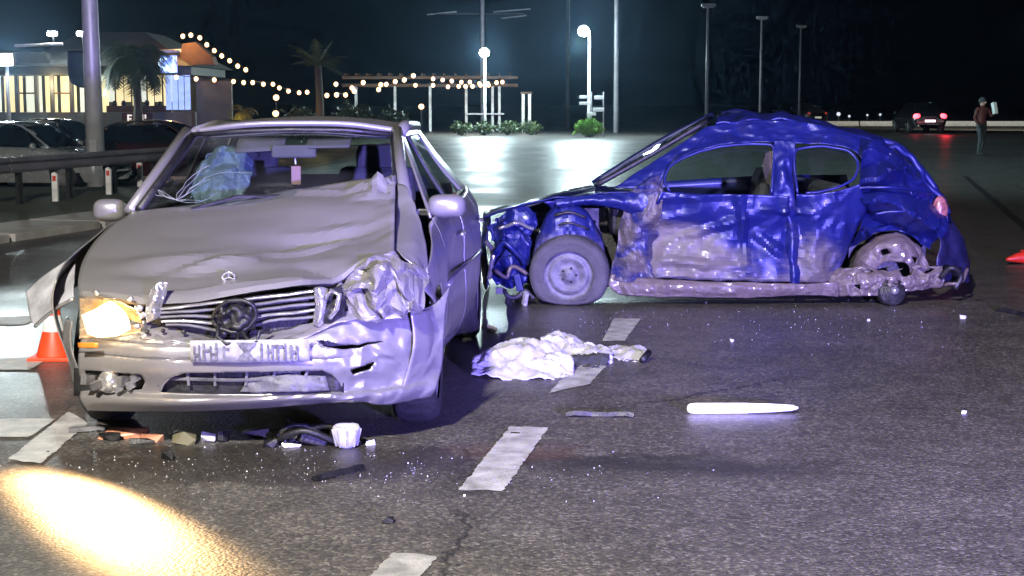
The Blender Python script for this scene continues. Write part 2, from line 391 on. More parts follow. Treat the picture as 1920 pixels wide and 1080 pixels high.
# ---- unlit lamp columns on the right and tall poles
for (x, y, h, lab) in ((7.5, 60, 5.15, 'dark unlit lamp column, nearest of the row beyond the blue car'),
                       (11.55, 72.5, 5.35, 'dark unlit lamp column, middle of the row beyond the blue car'),
                       (15.3, 83, 5.45, 'dark unlit lamp column, farthest of the row beyond the blue car')):
    t = empty('lamp_column', (x, y, 0), 0, lab, 'lamp column', 'unlit lamp columns')
    MB().tube([(0, 0, 0), (0, 0, h)], [.075, .05], 8).build('pole', M['pole_dark'], t, True)
    MB().box((0, -.1, h + .03), (.55, .26, .12)).build('lamp_head', M['pole_dark'], t, bevel=.03)
    MB().box((0, -.12, h - .05), (.4, .18, .04)).build('lens', M['grey_plastic'], t)
t = empty('utility_pole', (5.15, 77, 0), 0, 'thin grey utility pole right of the taller street lamp', 'pole')
MB().tube([(0, 0, 0), (-.05, 0, 10)], [.13, .09], 10).build('post', M['pole'], t, True)
MB().box((.1, 0, 8.6), (1.6, .1, .1)).build('crossarm', M['pole_dark'], t)
for s in (-.6, .75): MB().tube([(s, 0, 8.65), (s, 0, 8.82)], .05, 8).build('insulator', M['white_paint'], t, True)
t = empty('utility_pole', (-1.6, 85, 0), 0, 'thin tall utility pole with cross arms rising above the shorter street lamp', 'pole')
MB().tube([(0, 0, 0), (0, 0, 11)], [.13, .09], 10).build('post', M['pole'], t, True)
for (x0, x1, z) in ((-3.0, -1.4, 6.2), (.6, 2.6, 6.35), (1.0, 2.4, 6.0)):
    MB().tube([(x0, 0, z), (x1, 0, z + .16)], .035, 6).build('cable', M['pole'], t, True)
MB().box((-.2, 0, 6.25), (5.0, .06, .06)).build('crossarm', M['pole_dark'], t)
t = empty('utility_pole', (3.3, 92, 0), 0, 'faint pole top showing above the taller street lamp', 'pole')
MB().tube([(0, 0, 0), (0, 0, 11)], [.12, .08], 8).build('post', M['pole_dark'], t, True)

# the big column on the left
t = empty('lamp_mast', (-8.85, 33, -.38), 0, 'thick pale grey mast behind the guard rail', 'mast')
MB().tube([(0, 0, 0), (-.02, 0, 3), (-.06, 0, 9)], [.2, .175, .135], 20).build('shaft', M['pole'], t, True)
MB().lathe([(.001, .08), (.34, .08), (.34, 0)], 18).build('base_plate', M['concrete'], t)
lamp('mast_light', 'SPOT', (-8.0, 32, 9.3), 36000, (.58, .92, 1), spot_size=R(100), spot_blend=.7, shadow_soft_size=.3, target=(5, 38, 0))
MB().tube([(-.06, 0, 8.9), (.5, -.5, 9.5), (.9, -1, 9.55)], .05, 8).build('arm', M['pole'], t, True)
MB().box((.95, -1.05, 9.5), (.4, .6, .12)).build('lamp_head', emat('mast_lamp_lit', (.8, .97, 1), 12), t, bevel=.03)
MB().box((0, -.19, .9), (.16, .03, .42)).build('service_hatch', M['galv'], t, bevel=.006)
for k in range(4):
    a = R(45 + 90 * k); MB().tube([(.27 * math.cos(a), .27 * math.sin(a), .08), (.27 * math.cos(a), .27 * math.sin(a), .15)], .02, 6).build('anchor_bolt', M['dark_metal'], t)

# ---- guard rail
t = empty('guard_rail', (-7.4, 23.0, 0), 0, 'dark steel guard rail along the grass verge', 'guard rail')
d = Vector((.36, 1.5, 0)).normalized(); nrm = Vector((d.y, -d.x, 0))
prof = [(0, .72), (.02, .72), (.05, .68), (.05, .65), (0, .615), (0, .59), (.05, .555), (.05, .525), (.02, .485), (0, .485)]
for k in range(3):
    a = d * (-4.4 + 4.3 * k); b = a + d * 4.28
    v = [a + nrm * p + Vector((0, 0, z)) for p, z in prof] + [b + nrm * p + Vector((0, 0, z)) for p, z in prof]; n = len(prof)
    mesh('beam', v, [(i, i + 1, n + i + 1, n + i) for i in range(n - 1)], pmat('weathered_rail', (.22, .22, .26), .55, .3, var=.3, scale=2), t, False, thick=.006)
for k in range(9):
    a = d * (-4.2 + 1.48 * k)
    MB().box(a + Vector((0, 0, .34)) - nrm * .06, (.11, .06, .70), rz=math.atan2(d.y, d.x)).build('post', M['dark_metal'], t)
for (q, lab) in (((-7.055,23.915,0), 'short white marker post nearest along the verge, left of the mast'),
                 ((-6.692,25.706,0), 'short white marker post below the grey mast'),
                 ((-6.757,28.133,0), 'short white marker post nearest the silver car windscreen')):
    t = empty('marker_post', q, 0, lab, 'marker post', 'white marker posts on the verge')
    MB().prism([(-.045, 0), (.045, 0), (.045, .42), (.0, .46), (-.045, .44)], -.04, .04).build('post', M['white_paint'], t, bevel=.008)
    MB().box((0, -.044, .36), (.05, .01, .08)).build('reflector', M['red_plastic'], t)

# ---- restaurant
rest = empty('restaurant', (-16, 60, -.38), 0, 'lit glass-fronted restaurant with a wide hipped roof and warm windows', 'building')
def bxp(name, x0, x1, z0, z1, y0, y1, mat, parent=rest, **kw):
    return MB().box(((x0 + x1) / 2, (y0 + y1) / 2, (z0 + z1) / 2), (x1 - x0, y1 - y0, z1 - z0)).build(name, M[mat], parent, **kw)
bxp('plinth', -8.5, 3.8, 0, 1.495, 0, 7, 'render_wall')
bxp('back_wall', -8.5, 3.6, 1.5, 2.95, 4.5, 4.7, 'render_wall')
bxp('lintel', -8.5, 3.7, 2.93, 3.245, -.1, 7, 'roof_sheet')
# canopy slab on the left and hipped main roof
MB().prism([(-8.8, 3.25), (-1.3, 3.25), (-1.6, 3.75), (-8.8, 3.9)], -1.2, 7).build('canopy', M['roof_sheet'], rest)
v = [(-2.6, -1.4, 3.25), (3.9, -1.4, 3.25), (3.9, 8, 3.25), (-2.6, 8, 3.25), (-.9, 1.5, 4.62), (1.6, 1.5, 4.62), (1.6, 5, 4.62), (-.9, 5, 4.62)]
mesh('roof', v, [(0, 1, 5, 4), (1, 2, 6, 5), (2, 3, 7, 6), (3, 0, 4, 7), (4, 5, 6, 7), (3, 2, 1, 0)], M['roof_sheet'], rest, False)
MB().tube([(2.3, -1.45, 3.9), (2.8, -1.45, 3.78), (3.6, -1.5, 3.8)], .06, 6).build('fascia', M['white_paint'], rest)
MB().tube([(-2.6, -1.45, 3.98), (-.8, -1.45, 4.05)], .06, 6).build('fascia', M['white_paint'], rest)
MB().prism([(3.3, 3.3), (4.7, 3.3), (4.6, 3.6), (4.0, 4.15), (3.5, 4.1)], -.6, .2).build('gable_wall', M['wood'], rest)
xs = [-8.5, -7.6, -6.6, -5.5, -4.6, -3.9, -3.05, -2.3, -1.7, -.95, -.2, .3]
for i in range(len(xs) - 1):
    a, b = xs[i], xs[i + 1]
    w = bxp('window', a + .08, b - .08, 1.5, 2.9, .9, 1.0, ('lit_win_b', 'lit_win_b', 'lit_win_b', 'lit_win', 'lit_win_b', 'lit_win', 'lit_win_b', 'lit_win', 'lit_win', 'lit_win_b', 'lit_win')[i])
    bxp('mullion', a - .07, a + .07, 1.5, 2.95, -.05, .12, 'render_wall')
    if i % 2 == 0: bxp('transom', a + .1, b - .1, 2.2, 2.26, .02, .08, 'wood')
x = .35
k = 0
while x < 2.8:
    wv = (.28, .33, .3, .24, .36)[k % 5]
    bxp('curtain_panel', x, x + wv - .07, 1.9 - .35 * (k % 2), 2.92, .5 + .06 * (k % 2), .58 + .06 * (k % 2), 'lit_win' if k % 4 else 'lit_win_b')
    x += wv; k += 1
bxp('counter', .35, 2.85, 1.5, 1.75, .1, .5, 'wood')
for (px, pz) in ((.65, 1.82), (1.0, 1.83), (1.9, 1.85), (2.4, 1.8)): MB().ball((px, .2, pz), .1, 8, 6, (1, 1, 1.3)).build('chair_back', M['black_plastic'], rest, True)
sg = bxp('blue_sign', 2.85, 3.47, 2.98, 3.62, -1.62, -1.5, 'neon_blue')
MB().tube([(3.01 + .2 * math.cos(R(a)), -1.66, 3.33 + .17 * math.sin(R(a))) for a in range(60, 330, 20)], .03, 6).build('neon_ring', M['neon_white'], sg)
MB().tube([(3.35, -1.66, 3.08), (3.35, -1.66, 3.54)], .035, 6).build('neon_bar', M['neon_white'], sg)
MB().tube([(2.99, -1.66, 3.08), (3.39, -1.66, 3.04)], .03, 6).build('neon_bar', M['neon_white'], sg)
for k in range(4): bxp('glass_panel', 2.88 + .24 * k, 2.88 + .24 * k + .2, 1.6, 2.9, -.9, -.84, 'glass_blue')
bxp('planter', 2.9, 3.9, 1.0, 1.5, -1.2, -.6, 'render_wall')
bxp('side_wall', 3.95, 5.3, 0, 2.7, -.5, -.3, 'roof_sheet')
lamp('restaurant_light', 'POINT', (-17.5, 59.7, 2.2), 60, (1, .82, .5), shadow_soft_size=.3)
lamp('porch_light', 'POINT', (-12.3, 58.6, 3.7), 110, (1, .5, .15), shadow_soft_size=.2)
for (x, z, lab) in ((-17.2, 4.05, 'small white floodlight on the canopy edge, left of the pair'), (-16.1, 4.05, 'small white floodlight on the canopy edge, right of the pair')):
    t = empty('roof_floodlight', (x, 58.6, z), 0, lab, 'floodlight', 'roof floodlights')
    MB().box((0, 0, 0), (.34, .1, .15)).build('lens', M['lamp_on'], t, bevel=.03)
    MB().box((0, .11, .01), (.38, .12, .2)).build('housing', M['pole_dark'], t, bevel=.02)
    MB().tube([(0, .1, -.1), (0, .2, -.45)], .03, 6).build('bracket', M['pole_dark'], t)
t = empty('hanging_banner', (-15.78, 57.0, -.38), 0, 'dark navy banner with a pointed foot hanging beside the mast', 'banner')
mesh('cloth', patch([[(-.42, 0, 3.75), (0, -.05, 3.75), (.4, 0, 3.75)], [(-.42, 0, 2.9), (0, .05, 2.9), (.4, 0, 2.9)], [(-.3, 0, 2.55), (.02, -.03, 2.42), (.4, 0, 2.4)]], 12, 16)[0] and
     [q for r in patch([[(-.42, 0, 3.75), (0, -.05, 3.75), (.4, 0, 3.75)], [(-.42, 0, 2.9), (0, .05, 2.9), (.4, 0, 2.9)], [(-.3, 0, 2.55), (.02, -.03, 2.42), (.4, 0, 2.4)]], 12, 16) for q in r],
     [(j * 12 + i, j * 12 + i + 1, (j + 1) * 12 + i + 1, (j + 1) * 12 + i) for j in range(15) for i in range(11)], M['navy_cloth'], t, True, thick=.01)
MB().tube([(.5, 0, 0), (.5, 0, 3.85)], .04, 8).build('pole', M['pole_dark'], t)
MB().tube([(.52, 0, 3.8), (-.46, 0, 3.8)], .025, 6).build('crossbar', M['pole_dark'], t)
t = empty('name_board', (-13.35, 55.5, -.38), 0, 'low dark red board with broken white letters in front of the restaurant', 'sign')
MB().box((0, 0, 1.3), (1.1, .06, .42)).build('board', pmat('dark_red_board', (.09, .012, .016), .6), t, bevel=.01)
for px in (-.45, .45): MB().box((px, .05, .6), (.06, .05, 1.1)).build('post', M['pole_dark'], t)
let = emat('lit_letters', (1, .9, .82), .9)
for parts in ([(-.33, 1.3, .05, .3), (-.25, 1.42, .12, .05), (-.26, 1.3, .1, .05)], [(.0, 1.32, .05, .26), (-.05, 1.2, .1, .05)], [(.18, 1.36, .06, .2)], [(.29, 1.38, .05, .14)]):
    lm = MB()
    for (x, z, w, h) in parts: lm.box((x, -.04, z), (w, .02, h))
    lm.build('letter', let, t)

# ---- leafy things
def leaves(c, rad, n, size, rnd, up=0.0):
    v = []; f = []
    for i in range(n):
        while True:
            q = Vector((rnd.uniform(-1, 1), rnd.uniform(-1, 1), rnd.uniform(-1, 1)))
            if q.length < 1: break
        q = Vector((q.x * rad[0], q.y * rad[1], q.z * rad[2])) * (.55 + .5 * abs(nz(q * 2, 1.6, c[0]))) + Vector(c)
        a = Vector((rnd.gauss(0, 1), rnd.gauss(0, 1), rnd.gauss(0, .7) + up)).normalized(); b = a.orthogonal().normalized()
        b = Matrix.Rotation(rnd.uniform(0, 6.28), 3, a) @ b
        s = size * rnd.uniform(.6, 1.4); k = len(v)
        v += [q, q + a * s * .5 + b * s * .22, q + a * s, q + a * s * .5 - b * s * .22]; f.append((k, k + 1, k + 2, k + 3))
    return v, f
def bush(name, loc, rad, n, size, mat, label, cat, seed=1, up=0.0, group=None):
    rnd = random.Random(seed); t = empty(name, loc, 0, label, cat, group)
    v, f = leaves((0, 0, rad[2] * .8), rad, n, size, rnd, up); mesh('foliage', v, f, M[mat], t, False)
    m = MB()
    for k in range(5):
        a = rnd.uniform(0, 6.28); m.tube([(0, 0, 0), (rad[0] * .4 * math.cos(a), rad[1] * .4 * math.sin(a), rad[2] * .9)], [.03, .01], 5)
    m.build('stems', M['bark'], t); return t
def palm(loc, h, nf, fl, mat, label, seed, droop=1.0):
    rnd = random.Random(seed); t = empty('palm_tree', loc, 0, label, 'palm tree')
    MB().tube([(0, 0, 0), (.05, 0, h * .5), (.0, 0, h)], [.2, .15, .13], 10).build('trunk', M['bark'], t, True)
    v = []; f = []
    for k in range(nf):
        a = 2 * math.pi * k / nf + rnd.uniform(-.2, .2); el = rnd.uniform(.0, 1.25); L = fl * rnd.uniform(.8, 1.15)
        dirh = Vector((math.cos(a), math.sin(a), 0)); p = Vector((0, 0, h)); vel = dirh * math.cos(el) + Vector((0, 0, math.sin(el))); st = 14
        for s in range(st):
            q = p + vel * (L / st); side = vel.cross(Vector((0, 0, 1))).normalized(); w = L * .26 * math.sin(math.pi * (s + .7) / (st + .5)) ** .6
            for sg in (-1, 1):
                for sub in (0, .5):
                    b0 = p.lerp(q, sub); k0 = len(v); tip = b0 + side * sg * w + vel * w * .5 + Vector((0, 0, -w * .35 * rnd.uniform(.5, 1.5)))
                    v += [b0, b0 + vel * (L / st) * .4, tip]; f.append((k0, k0 + 1, k0 + 2))
            p = q; vel = (vel + Vector((0, 0, -.12 * droop))).normalized()
    mesh('crown', v, f, M[mat], t, False); return t
palm((-13.25, 55, -.38), 3.3, 64, 1.7, 'leaf', 'dark drooping palm in front of the restaurant windows', 3, 1.5)
palm((-7.45, 60, 0), 2.9, 16, 1.3, 'leaf', 'tall green palm beside the string lights', 8, .5)
palm((-9.9, 57, 0), 1.15, 18, .7, 'leaf_dry', 'low golden palm lit from below behind the silver car roof', 5, 1.6)
lamp('garden_uplight', 'POINT', (-9.9, 56.0, .9), 28, (1, .8, .25), shadow_soft_size=.1)
lamp('garden_uplight', 'POINT', (-7.6, 58.9, 1.3), 14, (1, .75, .25), shadow_soft_size=.1)
for i, (x, y, rx, rz, lab) in enumerate(((-8.4, 62, 1.0, .9, 'shrub under the string lights left of the tall palm'), (-6.4, 63, 1.2, 1.0, 'shrub under the string lights right of the tall palm'),
                                       (-4.9, 64, 1.0, .8, 'shrub behind the roof of the silver car'))):
    bush('shrub', (x, y, 0), (rx, .8, rz), 700, .22, 'leaf', lab, 'shrub', 20 + i)
# lawn and hedge beyond the wet car park
sheet('lawn', [(-9.0, 67, 0), (13, 67, 0), (30, 96, 0), (-30, 96, 0)], M['grass_ground'], .01)
for i in range(4):
    bush('hedge_plant', (-2.3 + i * 1.05, 70.5 + .3 * i, 0), (.75, .6, .42), 420, .16, 'leaf', ('hedge plant nearest the silver car', 'hedge plant left of the shorter lamp', 'hedge plant right of the shorter lamp', 'hedge plant by the lit pergola end posts')[i], 'hedge plant', 40 + i, group='low hedge along the lawn')
bush('grass_tuft', (3.36, 67.3, 0), (.72, .5, .36), 900, .3, 'leaf_bright', 'bright green grass tuft at the foot of the taller street lamp', 'grass', 51, up=1.6)
# ---- pergola
pg = empty('pergola', (-2.0, 80, 0), 0, 'long timber pergola with pale posts hung with string lights', 'pergola')
for x in (-.35, 1.0, 1.35, -6.0, -4.0, -2.2): MB().box((x, 0, 1.15), (.13, .13, 2.3)).build('post', M['white_paint'], pg)
for z in (2.35, 2.75): MB().box((-2.2, 0, z), (9, .12, .16)).build('beam', M['wood'], pg)
for k in range(16): MB().box((-6.5 + .56 * k, .4, 2.9), (.08, 2.2, .1)).build('rafter', M['wood'], pg)
MB().box((.6, -.3, .9), (2.0, .05, .07)).build('handrail', M['pole'], pg)
ga = empty('gate_posts', (.72, 78, 0), 0, 'pair of lit square gate posts at the right end of the pergola', 'gate posts')
for x in (-.16, .16): MB().box((x, 0, .95), (.15, .2, 1.9)).build('post', M['white_paint'], ga, bevel=.01)
MB().box((0, 0, 1.96), (.6, .3, .1)).build('cap', M['wood'], ga)
lamp('gate_light', 'POINT', (.72, 76.8, 1.7), 14, (1, .85, .7), shadow_soft_size=.1)
# ---- string lights: each string a thing, bulbs its parts
STR = [([(-11.98,57,3.892),(-11.688,57,3.93),(-11.36,57,3.834),(-11.113,57,3.585),(-10.846,57,3.373),(-10.578,57,3.181),(-10.291,57,3.008),(-10.003,57,2.815),(-9.714,57,2.68)], 'string of bulbs sloping down from the restaurant roof corner'),
       ([(-12.466,58,2.425),(-11.734,58,2.367),(-11.061,58,2.327),(-10.528,59,2.281),(-10.145,59,2.241),(-9.802,59,2.241),(-9.559,60,2.192),(-9.19,60,2.192),(-8.947,60,2.049),(-8.743,61,1.934),(-8.327,61,1.872),(-8.013,61,1.892)], 'level string of bulbs running from the blue sign to the palm'),
       ([(-7.837,66,1.787),(-7.43,66,1.809),(-7.153,67,1.813),(-6.784,67,1.972),(-6.39,67,2.336)], 'sagging string of bulbs just right of the tall palm'),
       ([(-7.672,68,2.279),(-6.977,68,2.117),(-5.815,68,2.048),(-5.719,68,2.256),(-5.567,69,2.289),(-5.165,69,2.406),(-4.764,69,2.477),(-4.361,69,2.663)], 'string of bulbs rising to the left end of the pergola'),
       ([(-3.895,77,2.637),(-3.421,77,2.585),(-2.974,77,2.533),(-2.533,78,2.493),(-2.106,78,2.493),(-1.627,78,2.414),(-1.2,78,2.414),(-0.773,78,2.467),(-0.48,78,2.493)], 'upper string of bulbs along the pergola front'),
       ([(-4.765,77,2.324),(-3.897,77,2.324),(-3.16,77,2.246),(-2.633,77,2.272),(-2.291,77,2.272),(-1.948,77,2.272),(-1.553,77,2.324),(-1.158,77,2.324)], 'lower string of bulbs along the pergola front')]
for k, (pts, lab) in enumerate(STR):
    t = empty('string_light', pts[0], 0, lab, 'string light', 'festoon lights')
    o0 = Vector(pts[0]); P = [Vector(p) - o0 for p in pts]
    sag = []
    for a, b in zip(P[:-1], P[1:]): sag += [a + Vector((0, 0, .1)), (a + b) / 2 + Vector((0, 0, .05))]
    sag.append(P[-1] + Vector((0, 0, .1)))
    MB().tube(sag, .014, 5).build('cable', M['black_plastic'], t)
    rb = .08 if k < 2 else .095
    bm0 = None
    for p in P:
        if bm0 is None: bo = MB().ball((0, 0, 0), rb, 8, 6, (1, 1, 1.1)).build('bulb', M['bulb'], t, True); bm0 = bo.data; bo.location = p
        else:
            bo = bo.copy(); COL.objects.link(bo); bo.parent = t; bo.location = p
    if k: lamp('string_glow', 'POINT', o0 + P[len(P) // 2] + Vector((0, -.4, -.3)), 14, (1, .52, .2), shadow_soft_size=.4)
# lanterns low in the garden
for (q, lab) in (((-8.774,58,1.678), 'small white garden lantern on a short post'), ((-8.349,55,1.11), 'low white lantern just over the silver car roof'), ((-3.61,62,1.329), 'small pale lantern behind the right corner of the silver car roof')):
    t = empty('garden_lantern', (q[0], q[1], 0), 0, lab, 'lantern', 'garden lanterns')
    MB().tube([(0, 0, 0), (0, 0, q[2])], .03, 6).build('post', M['pole_dark'], t)
    MB().ball((0, 0, q[2]), .11, 10, 7).build('globe', M['bulb'], t, True)
    MB().lathe([(.001, .05), (.1, 0)], 10, Matrix.Translation((0, 0, q[2] + .1))).build('cap', M['pole_dark'], t)
# ---- direction signs at the lamp foot
t = empty('direction_sign', (3.55, 67.6, 0), 0, 'cluster of small white direction boards on posts by the taller lamp', 'sign')
for x in (-.1, .42): MB().tube([(x, 0, 0), (x, 0, 1.95)], .03, 6).build('post', M['pole'], t)
for (x, z, w, h) in ((-.38, 1.72, .5, .13), (-.38, 1.45, .5, .13), (.22, 1.70, .42, .16), (.2, 1.18, .5, .16), (-.1, 1.0, .4, .14)):
    MB().box((x, -.06, z), (w, .03, h)).build('board', M['white_paint'], t, bevel=.01)
# ---- far barrier on the right
t = empty('concrete_barrier', (30, 98, 0), 0, 'low pale concrete barrier along the far edge of the road', 'barrier')
for k in range(12):
    MB().prism([(-.28, 0), (.28, 0), (.18, .12), (.1, .30), (-.1, .30), (-.18, .12)], -1.9, 1.9, Matrix.Translation((-14 + 3.9 * k, 0, 0)) @ Matrix.Rotation(R(90), 4, 'Z')).build('segment', M['white_paint'], t)
lamp('barrier_fill_light', 'SPOT', (26, 80, 5.5), 5200, (1, .93, .78), spot_size=R(120), spot_blend=.6, shadow_soft_size=.2, target=(30, 98, 0))  # added light without a fixture, brightens the far barrier

# ---- simple saloon for the parked and passing cars
def saloon(loc, rz, paint, label, lit_rear=False, lit_front=False, s=1.0):
    t = empty('car', loc, rz, label, 'car')
    def ring(x, w, z0, z1, bul):
        return [Vector((x, -w * .86, z0)), Vector((x, -w, z0 + (z1 - z0) * .45)), Vector((x, -w * bul, z1)), Vector((x, 0, z1 + .03)), Vector((x, w * bul, z1)), Vector((x, w, z0 + (z1 - z0) * .45)), Vector((x, w * .86, z0))]
    st = [(-2.15, .60, .42, .62, .8), (-2.05, .78, .24, .74, .88), (-1.3, .86, .2, .86, .92), (-.5, .88, .19, .93, .93), (.9, .88, .19, .96, .93), (1.7, .86, .2, .99, .92), (2.1, .8, .26, .96, .88), (2.2, .66, .42, .8, .8)]
    g = patch([ring(*q) for q in st], 25, 33)
    V = [q for r in g for q in r]; Fc = [(j * 25 + i, j * 25 + i + 1, (j + 1) * 25 + i + 1, (j + 1) * 25 + i) for j in range(32) for i in range(24)]
    def arch(f):
        c = sum((V[i] for i in f), Vector()) / 4
        return any((c.x - wx) ** 2 + (c.z - .3) ** 2 < .36 ** 2 for wx in (-1.35, 1.3)) and abs(c.y) > .5
    mesh('body', V, [f for f in Fc if not arch(f)] + [tuple(range(25)), tuple(reversed(range(32 * 25, 33 * 25)))], paint, t, True)
    def cab(x, w, z): return [Vector((x, -w, z)), Vector((x, 0, z + .02)), Vector((x, w, z))]
    base = [(-.95, .72, .9), (-.2, .58, 1.38), (.45, .60, 1.44), (1.1, .57, 1.37), (1.85, .68, .96)]
    g = patch([cab(*q) for q in base], 9, 25); V = [q for r in g for q in r]
    mesh('roof', V, [(j * 9 + i, j * 9 + i + 1, (j + 1) * 9 + i + 1, (j + 1) * 9 + i) for j in range(24) for i in range(8)], paint, t, True, thick=.02)
    def quad(name, pts, mat): return mesh(name, pts, [tuple(range(len(pts)))], mat, t, False, thick=.006)
    for sg in (-1, 1):
        quad('side_window', [(-.85, sg * .80, .93), (.45, sg * .82, .96), (.42, sg * .63, 1.37), (-.18, sg * .6, 1.33)][::sg], M['dark_glass'])
        quad('side_window', [(.5, sg * .82, .96), (1.68, sg * .76, .99), (1.08, sg * .6, 1.33), (.47, sg * .63, 1.37)][::sg], M['dark_glass'])
        for wx in (-1.35, 1.3):
            w = MB().lathe([(.19, -.1), (.30, -.1), (.315, -.06), (.315, .06), (.30, .1), (.19, .1)], 20, Matrix.Translation((wx, sg * .76, .315)) @ Matrix.Rotation(R(90), 4, 'X')).build('wheel', M['rubber'], t, True)
            MB().lathe([(.001, -.05), (.1, -.05), (.2, -.085), (.2, .085), (.1, .05), (.001, .05)], 14, Matrix.Translation((wx, sg * .76, .315)) @ Matrix.Rotation(R(90), 4, 'X')).build('rim', M['alloy'], w, True)
        MB().ball((-2.06, sg * .62, .66), .13, 10, 6, (.5, 1, .6)).build('headlight', M['head_white'] if lit_front else M['chrome'], t, True)
        MB().ball((2.14, sg * .62, .82), .2 if lit_rear else .14, 10, 6, (.4, 1, .7)).build('tail_light', M['tail_lit'] if lit_rear else M['red_plastic'], t, True)
        MB().ball((-.72, sg * .96, .98), .1, 8, 6, (.6, 1, .7)).build('mirror', paint, t, True)
    gw = patch([[(-.93, -.66, .93), (-.98, 0, .93), (-.93, .66, .93)], [(-.25, -.54, 1.36), (-.28, 0, 1.38), (-.25, .54, 1.36)]], 9, 5, True, False); VV = [q + Vector((-.02, 0, .02)) for r in gw for q in r]
    mesh('windscreen', VV, [(j * 9 + i, j * 9 + i + 1, (j + 1) * 9 + i + 1, (j + 1) * 9 + i) for j in range(4) for i in range(8)], M['dark_glass'], t, True)
    gw = patch([[(1.82, -.6, .99), (1.86, 0, .99), (1.82, .6, .99)], [(1.15, -.52, 1.36), (1.17, 0, 1.38), (1.15, .52, 1.36)]], 9, 5, True, False); VV = [q + Vector((.02, 0, .02)) for r in gw for q in r]
    mesh('rear_window', VV, [(j * 9 + i, j * 9 + i + 1, (j + 1) * 9 + i + 1, (j + 1) * 9 + i) for j in range(4) for i in range(8)], M['dark_glass'], t, True)
    MB().box((2.22, 0, .6), (.02, .5, .11)).build('number_plate', M['white_paint'] if not lit_rear else emat('plate_lit', (1, .7, .75), 2.5), t)
    t.scale = (s, s, s); return t
P_silver = pmat('paint_pale', (.6, .64, .64), .25, .5, var=.1, coat=.6)
P_dark = pmat('paint_dark', (.02, .022, .026), .2, .3, var=.1, coat=.8)
P_maroon = pmat('paint_maroon', (.06, .012, .012), .22, .3, var=.1, coat=.8)
saloon((-10.6, 34, -.38), R(165), P_silver, 'pale silver parked car at the far left behind the guard rail')
saloon((-11.6, 40, -.38), R(168), P_dark, 'dark parked car behind the pale silver one')
saloon((-8.2, 36.8, -.38), R(172), P_maroon, 'dark maroon parked car between the mast and the silver wreck')
saloon((20.1, 77, 0), R(-90), P_dark, 'far car driving off with bright red tail lights', lit_rear=True)
saloon((16.8, 93, 0), R(-60), P_dark, 'far car with a white headlight showing over the blue wreck roof', lit_front=True)
lamp('tail_glow', 'POINT', (20.1, 72.0, .7), 30, (1, .04, .06), shadow_soft_size=.2)
# small far lamps
for k, (q, r) in enumerate((((23.069,110,0.642), .14), ((24.26,112,0.473), .09), ((26.248,115,0.523), .08), ((27.902,118,0.536), .09))):
    t = empty('roadside_lamp', (q[0], q[1], 0), 0, ('tiny bollard light nearest the blue wreck roof', 'second tiny bollard light from the blue wreck roof', 'third tiny bollard light from the blue wreck roof', 'tiny bollard light nearest the red tail lights')[k], 'bollard light', 'bollard lights along the far road')
    MB().tube([(0, 0, 0), (0, 0, q[2])], .05, 6).build('post', M['pole_dark'], t)
    MB().ball((0, 0, q[2]), r, 8, 6).build('globe', emat('bollard_lamp', (.8, .85, 1), 1.0), t, True)
q = (21.453,80,1.268)
t = empty('road_sign', (q[0], q[1], 0), 0, 'small pale road sign beside the red tail lights', 'sign')
MB().tube([(0, .02, 0), (0, .02, q[2])], .03, 6).build('post', M['pole_dark'], t)
MB().prism([(-.12, -.2), (.1, -.16), (.14, .1), (.02, .24), (-.12, .14)], -.02, .01, Matrix.Translation((0, 0, q[2]))).build('plate', M['white_paint'], t)

